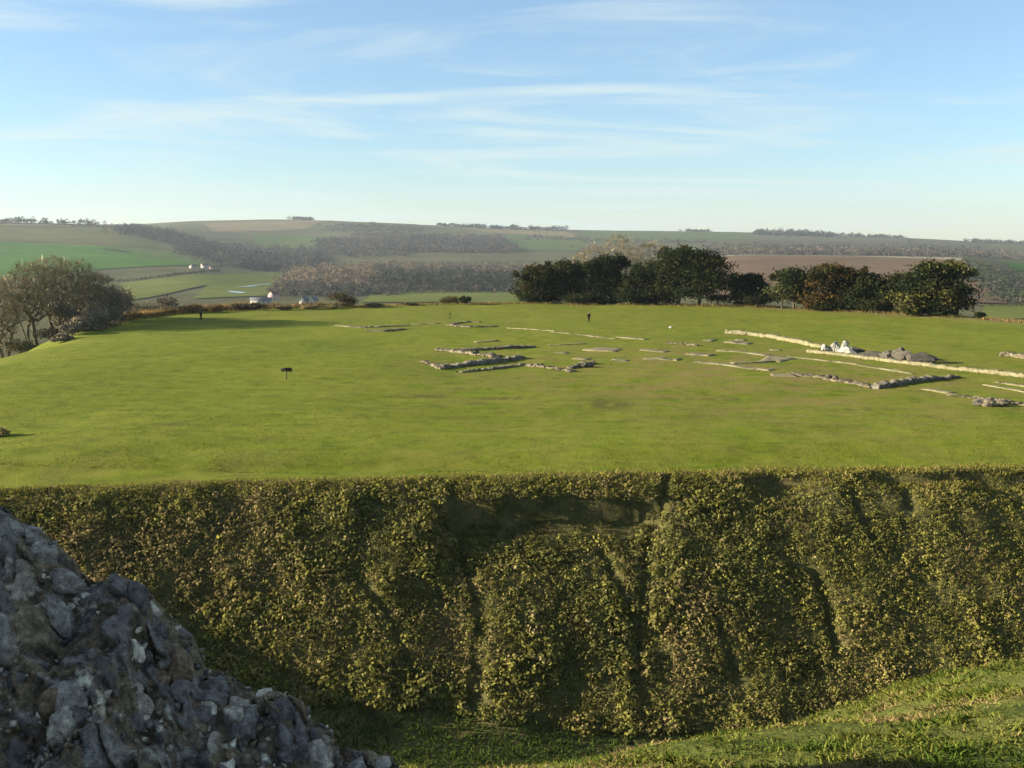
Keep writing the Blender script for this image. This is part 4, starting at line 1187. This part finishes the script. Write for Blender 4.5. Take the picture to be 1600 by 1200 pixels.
for pts, w, hs, m, lab, rg in RUINS:
    ruin('ruined_wall', pts, w * 0.85, [q_ * 0.52 for q_ in hs], m, lab, 'ruined wall', 'ruined walls on the lawn', k, 0.15, rg)
    WALL_LINES.append((pts, w * 0.8))
    k += 1
ruin('chalk_ruin', [(1283, 549), (1298, 549), (1313, 550), (1338, 556)], 0.7, [0.3, 0.7, 0.8, 0.6, 0.65, 1.2, 1.7, 0.9, 0.6, 0.55, 0.5, 0.55, 0.9, 1.55, 0.95, 0.8, 0.75, 0.65, 0.55, 0.45, 0.35, 0.25, 0.15, 0.05], M_CHALK, 'white chalk wall fragment with two upright spikes', 'ruin', None, 40, 0.07, 0.8)
FOOT = [([(918, 544), (945, 546), (972, 547)], 2.6, 'broad pale gravel slab by the crumbling wall line', M_WORN), ([(864, 550), (890, 551)], 0.9, None, M_FOOT), ([(952, 562), (987, 563)], 1.0, None, M_FOOT), ([(1002, 559), (1035, 560), (1065, 562)], 1.3, None, M_FOOT), ([(965, 526), (1012, 531)], 0.9, None, M_FOOT),
        ([(1120, 546), (1160, 549), (1205, 556)], 0.9, None, M_FOOT), ([(1085, 564), (1130, 568), (1195, 578)], 0.9, None, M_FOOT), ([(1140, 567), (1180, 566), (1215, 563)], 0.8, None, M_FOOT), ([(1190, 560), (1212, 561), (1236, 563)], 3.4, 'brown gravelly patch where the footing lines meet', M_WORN), ([(1145, 531), (1168, 532)], 0.8, None, M_FOOT),
        ([(1198, 545), (1224, 546)], 0.8, None, M_FOOT), ([(1104, 533), (1116, 530)], 0.8, None, M_FOOT), ([(1228, 556), (1330, 568), (1430, 584)], 0.45, 'thin pale strip parallel to the longest kerb wall', M_FOOT), ([(1536, 601), (1620, 615)], 0.5, None, M_FOOT), ([(1552, 597), (1620, 607)], 0.5, None, M_FOOT),
        ([(860, 520), (915, 524), (965, 529)], 0.5, None, M_FOOT), ([(1132, 533), (1175, 536)], 1.6, None, M_WORN), ([(1000, 546), (1045, 549)], 1.2, None, M_WORN), ([(1075, 552), (1115, 556)], 1.3, None, M_WORN), ([(895, 558), (925, 560)], 1.2, None, M_WORN), ([(1165, 574), (1210, 579)], 1.0, None, M_WORN), ([(1200, 586), (1250, 587)], 1.2, None, M_WORN), ([(1440, 606), (1490, 614)], 0.8, None, M_FOOT), ([(520, 508), (572, 513)], 1.0, None, M_FOOT), ([(640, 506), (690, 505)], 0.9, None, M_FOOT), ([(740, 534), (780, 532)], 0.6, None, M_FOOT), ([(855, 537), (918, 536)], 0.5, None, M_FOOT), ([(790, 512), (870, 519)], 0.4, None, M_FOOT)]
for pts, w, lab, m in FOOT:
    ruin('stone_footing', pts, w * 1.35, [0.09, 0.11, 0.10], m, lab or 'pale stone footing strip laid flush in the lawn', 'footing', 'pale footing strips in the lawn', 60 + k, 0.3, 0.5, 0.2, flat=True)
    k += 1
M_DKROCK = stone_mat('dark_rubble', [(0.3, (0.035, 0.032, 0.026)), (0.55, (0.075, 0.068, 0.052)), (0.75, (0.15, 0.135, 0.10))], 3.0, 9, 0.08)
def wall_grass():
    r = np.random.default_rng(700)
    xs_, ys_ = [], []
    for pts, w in WALL_LINES:
        P = np.array([G(*p) for p in pts])
        for a_, b_ in zip(P[:-1], P[1:]):
            L_ = np.linalg.norm(b_ - a_); m_ = int(L_ * 70)
            if m_ < 1: continue
            tn = (b_ - a_) / L_; nr = np.array([-tn[1], tn[0]])
            q_ = a_ + np.outer(r.random(m_), b_ - a_) + np.outer(np.where(r.random(m_) < 0.5, -1, 1) * (w / 2 + r.normal(size=m_) * 0.16), nr)
            xs_.append(q_[:, 0]); ys_.append(q_[:, 1])
    x = np.concatenate(xs_); y = np.concatenate(ys_); n = len(x)
    kp = vnoise(x / 0.8, y / 0.8) > -0.15
    x, y = x[kp], y[kp]; n = len(x)
    P = np.stack([x, y, z_lawn(x, y) - 0.02], 1)
    c = np.where((r.random(n) < 0.35)[:, None], np.array((0.15, 0.125, 0.045)), np.array((0.09, 0.115, 0.018))) * (0.6 + 0.7 * r.random((n, 1)))
    blades('wall_foot_grass', P, 0.10 + 0.16 * r.random(n), 0.025, c, 'longer grass growing along the ruined walls and footings', 'grass', lean=0.5, r=r)
wall_grass()
def rock_mesh(name, seed, sub=3, amp=0.35, link=False):
    bm = bmesh.new()
    bmesh.ops.create_icosphere(bm, subdivisions=sub, radius=1)
    off = Vector((seed * 3.7, seed * 1.3, seed * 7.1))
    for v in bm.verts:
        n = v.co.normalized()
        d = 1 + amp * mnoise.noise(n * 1.3 + off) + amp * 0.5 * mnoise.noise(n * 3.1 + off)
        # chip flat facets
        for q_ in range(4):
            f = Vector((math.sin(seed * 2.1 + q_ * 1.9), math.cos(seed * 1.7 + q_ * 2.3), math.sin(seed + q_ * 3.1))).normalized()
            dd = n.dot(f) * d
            if dd > 0.68:
                d *= 0.68 / dd
        v.co = n * d
    me = bpy.data.meshes.new(name)
    bm.to_mesh(me); bm.free()
    return me
BO = [(1372, 558, 2.0, 0.5, 1.2, 'low flat boulder beside the white chalk fragment', M_RUBD), (1388, 560, 0.8, 0.7, 0.8, 'small dark boulder in the middle of the boulder row', M_RUBD), (1412, 563, 1.1, 1.15, 0.9, 'tall dark boulder with upright top in the boulder row', M_RUBD), (1443, 568, 1.6, 1.1, 1.2, 'largest dark boulder at the shadowed end of the row', M_RUBD),
      (1340, 553, 0.9, 0.6, 0.7, 'little grey boulder touching the chalk ramp', M_RUBD), (1048, 513, 0.3, 0.3, 0.3, 'single white stone on the far lawn', M_CHALK), (1296, 592, 0.45, 0.5, 0.5, 'dark stone sitting on the ragged pale wall', M_RUBD), (1306, 593, 0.4, 0.45, 0.5, 'second dark stone on the ragged pale wall', M_RUBD), (918, 573, 0.9, 0.4, 0.6, 'dark stone ending the crumbling wall line', M_RUBD)]
for q_ in range(11):
    BO.append((1528 + (q_ * 37) % 55, 628 + (q_ * 5) % 11, 0.42 + 0.2 * ((q_ * 7) % 3) / 2, 0.28 + 0.06 * (q_ % 3), 0.4, 'loose stone of the rubble heap before the low pale wall', M_RUB if q_ % 3 else M_RUBD))
for i, (px, py, rx, rz, ry, lab, m) in enumerate(BO):
    me = rock_mesh('boulder', i + 2, 3 if rx > 0.6 else 2, 0.5)
    me.materials.append(M_DKROCK if m is M_RUBD else m)
    o = ob('boulder', me)
    x, y = G(px, py)
    o.location = (x, y + ry * 0.5, zl(x, y) + rz * 0.32)
    o.scale = (rx, ry, rz * 0.85)
    o.rotation_euler = (0, 0, 0.4 * math.sin(i * 5))
    tag(o, lab, 'stone', 'loose stones of the rubble heap' if lab.startswith('loose') else None)

# ------------------------------------------------------------------ signs, posts, people
M_PANEL = plain_mat('dark_panel', (0.012, 0.013, 0.010), 0.6, 0.3, 3, 0.2)
M_POST = plain_mat('weathered_post', (0.05, 0.045, 0.03), 0.9, 0.2, 5, 0.2)
def lectern():
    x, y = G(448, 594)
    t = empty('information_lectern', (x, y, zl(x, y)), R(4))
    tag(t, 'dark information lectern with slanted panel standing alone on the lawn', 'sign')
    V, F = box(-0.045, 0.045, -0.045, 0.045, -0.3, 0.92)
    mk('post', V, F, M_POST, t)
    def slab(name, x0, x1, y0, y1, t0, t1, mat, par):
        V, F = box(x0, x1, y0, y1, t0, t1)
        a = R(-32)
        V = np.stack([V[:, 0], V[:, 1] * math.cos(a) - V[:, 2] * math.sin(a), V[:, 1] * math.sin(a) + V[:, 2] * math.cos(a) + 0.96], 1)
        return mk(name, V, F, mat, par)
    p = slab('panel', -0.50, 0.50, -0.34, 0.34, -0.02, 0.02, M_PANEL, t)
    for a_, b_, c_, d_ in [(-0.53, 0.53, 0.343, 0.373), (-0.53, 0.53, -0.373, -0.343), (-0.53, -0.503, -0.34, 0.34), (0.503, 0.53, -0.34, 0.34)]:
        slab('frame', a_, b_, c_, d_, -0.03, 0.03, M_PANEL, p)
    V, F = box(-0.2, 0.2, -0.03, 0.03, 0.80, 0.90)
    mk('bracket', V, F, M_POST, t)
lectern()
for px, py, h, lab in [(703, 496, 0.95, 'short dark marker post beside the pale rectangular footing')]:
    x, y = G(px, py)
    t = empty('marker_post', (x, y, zl(x, y)))
    tag(t, lab, 'post')
    V, F = box(-0.07, 0.07, -0.07, 0.07, -0.3, h); mk('post', V, F, M_POST, t)
    V, F = box(-0.14, 0.14, -0.09, -0.073, h - 0.3, h - 0.02); mk('plaque', V, F, M_PANEL, t)
def person(px, py, h, rz, label, coat, legs):
    x, y = G(px, py)
    J = {'pelvis': (0, 0, .52), 'belly': (0, 0, .60), 'chest': (0, 0, .73), 'neck': (0, 0.0, .83), 'head': (0, -.01, .89), 'crown': (0, -.005, .965),
         'shl': (.105, 0, .80), 'ell': (.135, .0, .64), 'wrl': (.125, -.05, .50), 'hal': (.12, -.06, .45), 'shr': (-.105, 0, .80), 'elr': (-.135, .01, .64), 'wrr': (-.128, -.02, .50), 'har': (-.125, -.03, .45),
         'hil': (.05, 0, .49), 'knl': (.06, -.04, .27), 'anl': (.06, .0, .045), 'tol': (.065, -.09, .02), 'hir': (-.05, 0, .49), 'knr': (-.06, -.01, .27), 'anr': (-.06, .05, .045), 'tor': (-.065, -.04, .02)}
    Rd = {'pelvis': .085, 'belly': .08, 'chest': .095, 'neck': .036, 'head': .052, 'crown': .048, 'sh': .052, 'el': .037, 'wr': .026, 'ha': .024, 'hi': .068, 'kn': .046, 'an': .034, 'to': .028}
    E = [('pelvis', 'belly'), ('belly', 'chest'), ('chest', 'neck'), ('neck', 'head'), ('head', 'crown'), ('chest', 'shl'), ('shl', 'ell'), ('ell', 'wrl'), ('wrl', 'hal'), ('chest', 'shr'), ('shr', 'elr'), ('elr', 'wrr'), ('wrr', 'har'), ('pelvis', 'hil'), ('hil', 'knl'), ('knl', 'anl'), ('anl', 'tol'), ('pelvis', 'hir'), ('hir', 'knr'), ('knr', 'anr'), ('anr', 'tor')]
    names = list(J)
    me = bpy.data.meshes.new('person')
    me.from_pydata([tuple(c * h for c in J[n_]) for n_ in names], [(names.index(a), names.index(b)) for a, b in E], [])
    o = ob('person', me)
    sk = o.modifiers.new('skin', 'SKIN')
    for n_, v in zip(names, me.skin_vertices[0].data):
        rr = Rd.get(n_, Rd.get(n_[:2], .05)) * h
        v.radius = (rr, rr)
        v.use_root = n_ == 'pelvis'
    o.modifiers.new('sub', 'SUBSURF').levels = 2
    o.modifiers['sub'].render_levels = 2
    m, nt, out = new_mat('clothes')
    b = principled(nt, out, 0.9, 0.1)
    tcn = nt.nodes.new('ShaderNodeTexCoord'); sp = nt.nodes.new('ShaderNodeSeparateXYZ')
    nt.links.new(tcn.outputs['Object'], sp.inputs[0])
    dv = nt.nodes.new('ShaderNodeMath'); dv.operation = 'DIVIDE'; dv.inputs[1].default_value = h
    nt.links.new(sp.outputs['Z'], dv.inputs[0])
    rp = ramp(nt, dv.outputs[0], [(0.0, (0.02, 0.018, 0.015)), (0.05, legs), (0.47, coat), (0.84, (0.42, 0.27, 0.2))])
    rp.color_ramp.interpolation = 'CONSTANT'
    nt.links.new(rp.outputs[0], b.inputs['Base Color'])
    me.materials.append(m)
    o.location = (x, y, zl(x, y)); o.rotation_euler = (0, 0, rz)
    tag(o, label, 'person')
    bm = bmesh.new()
    bmesh.ops.create_icosphere(bm, subdivisions=2, radius=1)
    for v in bm.verts:
        v.co = Vector((v.co.x * .054, v.co.y * .06 + .012, v.co.z * .052 + .945)) * h
        if v.co.y < -0.02 * h and v.co.z < 0.95 * h:
            v.co.y = -0.02 * h
    hm = bpy.data.meshes.new('hair'); bm.to_mesh(hm); bm.free()
    hm.materials.append(M_PANEL)
    ob('hair', hm, o)
person(920, 503, 1.72, R(200), 'person in dark coat and trousers standing alone on the far lawn', (0.02, 0.022, 0.016), (0.022, 0.022, 0.02))
person(314, 500, 1.62, R(60), 'person in dark green coat beside the shaded turf', (0.015, 0.022, 0.012), (0.015, 0.016, 0.014))

# ------------------------------------------------------------------ flint wall in the foreground
M_MORTAR = stone_mat('flint_mortar', [(0.25, (0.055, 0.050, 0.042)), (0.45, (0.13, 0.12, 0.10)), (0.6, (0.21, 0.20, 0.17)), (0.75, (0.34, 0.33, 0.30))], 7.0, 38, 0.03)
M_FLINT = stone_mat('flint', [(0.30, (0.28, 0.26, 0.23)), (0.46, (0.66, 0.63, 0.58)), (0.58, (0.95, 0.92, 0.86)), (0.70, (1.7, 1.65, 1.5))], 26.0, 60, 0.03, 0.85, True, 0.2)
SIL = [(-520, 470), (-300, 600), (-120, 705), (0, 784), (60, 826), (110, 872), (150, 910), (185, 903), (225, 912), (262, 955), (300, 992), (322, 1042), (350, 1050), (400, 1082), (440, 1086), (468, 1100), (482, 1128), (515, 1140), (526, 1165), (570, 1172), (600, 1188), (640, 1215), (720, 1300)]
WD = 4.3
s_x = [XAT(px, WD, py) for px, py in SIL]; s_z = [ZAT(py, WD) for px, py in SIL]
def wall_pt(x, w):
    """w 0 at the broken top, 1 at the foot of the face; negative over the back"""
    x = np.asarray(x, float); w = np.asarray(w, float)
    zt = np.interp(x, s_x, s_z)
    zt = np.where(zt > 12.5, 12.5 + (zt - 12.5) * 0.06, zt)
    y = np.where(w >= 0, WD - 1.75 * w, WD - 1.0 * w)
    z = np.where(w >= 0, zt - 0.95 * w ** 1.15 - 0.10 * w, zt + 1.9 * w - 0.2 * w * w)
    bul = 0.20 * fbm(x / 0.55 + 4, w * 2.2 + 7, 2) + 0.13 * fbm(x / 0.17, w * 6.5 + 2, 3) + 0.05 * fbm(x / 0.05, w * 22, 2)
    fall = np.clip(np.abs(w) * 5, 0.25, 1)
    return x + 0.25 * bul, y - 0.55 * bul * fall, z + 0.7 * bul * fall
FC = [(0.34, 0.325, 0.31), (0.22, 0.21, 0.215), (0.14, 0.132, 0.135), (0.30, 0.25, 0.18), (0.46, 0.43, 0.38), (0.24, 0.175, 0.125), (0.80, 0.76, 0.66)]
xs = np.concatenate([np.arange(-6.0, -2.6, 0.10), np.arange(-2.6, 0.35, 0.0105)])
wv = np.concatenate([np.linspace(-1.0, -0.1, 18), np.linspace(-0.08, 1.0, 135)])
XX, WW = np.meshgrid(xs, wv, indexing='ij')
a, b, c = wall_pt(XX, WW)
# bedded stones of the rubble core: two sizes of cells, each stone domed and tilted in its own way
def cells(n_seed, seed, xw, ww):
    r_ = np.random.default_rng(seed)
    sx_ = r_.uniform(-2.7, 0.4, n_seed); sw_ = r_.uniform(-0.15, 1.05, n_seed)
    d1 = np.full(xw.shape, 9.0); d2 = np.full(xw.shape, 9.0); idx = np.zeros(xw.shape, int)
    for i_ in range(n_seed):
        el_ = 0.7 + 0.6 * ((i_ * 0.618) % 1)
        d = np.hypot((xw - sx_[i_]) * el_, (ww - sw_[i_]) * 1.9 / el_)
        closer = d < d1
        d2 = np.where(closer, d1, np.minimum(d2, d)); d1 = np.where(closer, d, d1); idx = np.where(closer, i_, idx)
    tilt = r_.normal(size=(n_seed, 2)) * 0.55
    hgt = r_.random(n_seed)
    return d1, d2, idx, (xw - sx_[idx]) * tilt[idx, 0] + (ww - sw_[idx]) * 1.9 * tilt[idx, 1], hgt[idx], r_
warpx = XX + 0.05 * fbm(XX / 0.12, WW / 0.07, 2); warpw = WW + 0.03 * fbm(XX / 0.12 + 9, WW / 0.07, 2)
d1, d2, idx, tl, hg, r_ = cells(1000, 71, warpx, warpw)
e1, e2, idb, tb, hb, r2_ = cells(2600, 72, warpx, warpw)
stone_on = (hg > 0.56)
gap = np.clip((d2 - d1) / 0.024, 0, 1)
gap2 = np.clip((e2 - e1) / 0.015, 0, 1)
disp = np.where(stone_on, gap ** 0.6 * (0.012 + 0.05 * hg) + tl * 0.5 * gap, 0.018 * gap2 * hb + 0.15 * tb * gap2 - 0.012) + 0.055 * fbm(XX / 0.07, WW / 0.04, 4)
near_w = sstep(-2.7, -2.5, XX)
b = b - disp * 0.75 * near_w; c = c + disp * 0.6 * near_w
pal = np.array(FC)
mort = np.array((0.20, 0.165, 0.115)) * (0.6 + 0.9 * np.clip(fbm(XX / 0.2, WW / 0.12, 3) + 0.5, 0, 1.2))[..., None]
pc = np.random.default_rng(73).choice(7, 1000, p=[.2, .22, .2, .16, .1, .08, .04])
pb = np.random.default_rng(74).choice(7, 2600, p=[.2, .15, .2, .15, .12, .1, .08])
cw = np.where((stone_on & (gap > 0.35))[..., None], pal[pc][idx], np.where((~stone_on & (hb > 0.45) & (gap2 > 0.4))[..., None], pal[pb][idb] * 0.9, mort))
gz = z_castle(a, b) - 0.15
zz = np.maximum(c, gz - 0.05)
base = (-1.6, 4.0, float(z_castle(-1.6, 4.0)))
FW = empty('flint_wall', base)
tag(FW, 'broken flint rubble wall in shade at the head of the castle bank', 'wall')
Vw = np.stack([a.ravel(), b.ravel(), zz.ravel()], 1) - np.array(base)
mk('core', Vw, grid_faces(len(xs), len(wv))[:, ::-1], M_FLINT, FW, cw.reshape(-1, 3), smooth=False)
variants = []
for v in range(21):
    me = rock_mesh('stone', 40 + v, 2, 0.45)
    me.materials.append(M_FLINT)
    ca = me.color_attributes.new('Col', 'FLOAT_COLOR', 'POINT')
    ca.data.foreach_set('color', np.tile(np.array([*FC[v % 7], 1], dtype=np.float32), len(me.vertices)))
    variants.append(me)
r = np.random.default_rng(610)
def put_stone(x, w, size, vi, sink=0.35, squash=0.7):
    p = np.array([float(q_) for q_ in wall_pt(x, w)])
    px_, py_, pz_ = wall_pt(np.array([x + 0.03, x]), np.array([w, w + 0.03]))
    t1 = np.array([px_[0], py_[0], pz_[0]]) - p; t2 = np.array([px_[1], py_[1], pz_[1]]) - p
    nrm = np.cross(t2, t1); nrm /= max(1e-6, np.linalg.norm(nrm))
    if nrm[2] < 0: nrm = -nrm
    if p[2] < z_castle(p[0], p[1]) - 0.05: return
    o = ob('stone', variants[vi], FW)
    o.location = Vector(p + nrm * size * (0.5 - sink) - np.array(base))
    o.rotation_euler = Vector(nrm).to_track_quat('Z', 'Y').to_euler()
    o.rotation_euler.rotate_axis('Z', r.random() * 6.28)
    o.scale = (size * (0.8 + 0.6 * r.random()), size * (0.7 + 0.4 * r.random()), size * squash * (0.7 + 0.5 * r.random()))
def at_sil(px):
    return XAT(px, WD, np.interp(px, [s[0] for s in SIL], [s[1] for s in SIL]))
# stones one can single out: along the broken top, and the pale ones in the face
for px, w, size, vi in [(190, 0.03, 0.12, 1), (225, 0.05, 0.12, 2), (262, 0.06, 0.11, 9), (300, 0.10, 0.12, 12), (345, 0.05, 0.10, 8), (395, 0.10, 0.15, 1), (445, 0.05, 0.14, 2), (470, 0.12, 0.10, 8), (500, 0.10, 0.13, 4), (560, 0.06, 0.10, 0), (592, 0.03, 0.085, 4), (615, 0.05, 0.07, 11), (30, 0.05, 0.12, 0), (75, 0.06, 0.12, 7), (120, 0.06, 0.12, 14)]:
    put_stone(at_sil(px), w, size * 0.62, vi, 0.45, 0.8)
for x, w, size, vi in [(-1.42, 0.62, 0.085, 6), (-1.40, 0.66, 0.10, 1), (-1.52, 0.70, 0.09, 13), (-1.75, 0.33, 0.10, 0), (-1.6, 0.42, 0.09, 8), (-1.50, 0.25, 0.035, 20), (-1.95, 0.80, 0.11, 4), (-1.25, 0.82, 0.10, 7), (-0.95, 0.50, 0.12, 14), (-1.1, 0.35, 0.11, 16), (-0.75, 0.40, 0.10, 3), (-1.9, 0.14, 0.12, 7)]:
    put_stone(x, w, size * 0.75, vi, 0.5, 0.6)
n_st = 265
for i in range(n_st):
    x = r.uniform(-2.35, -0.30); w = r.random() ** 0.9 * 0.95
    put_stone(x, w, 0.018 + 0.040 * r.random() ** 2.2, int(r.integers(0, 21)), 0.42 + 0.1 * r.random(), 0.65)
# small flint chips bedded in the mortar
n = 5200
x = r.uniform(-2.6, -0.25, n); w = r.random(n) * 1.0
px_, py_, pz_ = wall_pt(x, w)
k = pz_ > z_castle(px_, py_) - 0.02
P = np.stack([px_, py_, pz_], 1)[k] - np.array(base)
n = len(P)
tet = np.array([(1, 1, 1), (-1, -1, 1), (-1, 1, -1), (1, -1, -1)], float) / 1.73
tet2 = np.concatenate([tet, -tet * 0.8])
sz = (0.006 + 0.016 * r.random(n) ** 2)[:, None, None]
V = P[:, None] + tet2[None] * sz * (1 + 0.5 * r.normal(size=(n, 8, 3)))
hull = np.array([(0, 4 + 3, 1), (0, 1, 4 + 2), (0, 4 + 2, 3), (0, 3, 4 + 1), (0, 4 + 1, 2), (0, 2, 4 + 3), (1, 4 + 3, 2), (1, 2, 4 + 0), (1, 4 + 0, 3), (1, 3, 4 + 2), (2, 4 + 1, 3), (2, 3, 4 + 0)])
F = (np.arange(n) * 8)[:, None, None] + hull[None]
pal = np.array(FC)
cc = np.repeat(pal[r.integers(0, 7, n)], 8, 0)
o = mk('flint_chips', V.reshape(-1, 3), F.reshape(-1, 3), M_FLINT, FW, cc)
o['kind'] = 'stuff'

# ------------------------------------------------------------------ haze
V, F = box(-5200, 5200, -700, 6200, -90, 175)
m, nt, out = new_mat('haze_air')
pv = nt.nodes.new('ShaderNodeVolumePrincipled')
pv.inputs['Color'].default_value = (0.46, 0.54, 0.64, 1)
pv.inputs['Density'].default_value = 6.5e-5
pv.inputs['Anisotropy'].default_value = 0.25
nt.links.new(pv.outputs[0], out.inputs['Volume'])
o = mk('haze', V, F, m)
tag(o, 'thin pale winter haze over the valley', 'haze', None, 'stuff')
o.visible_shadow = True
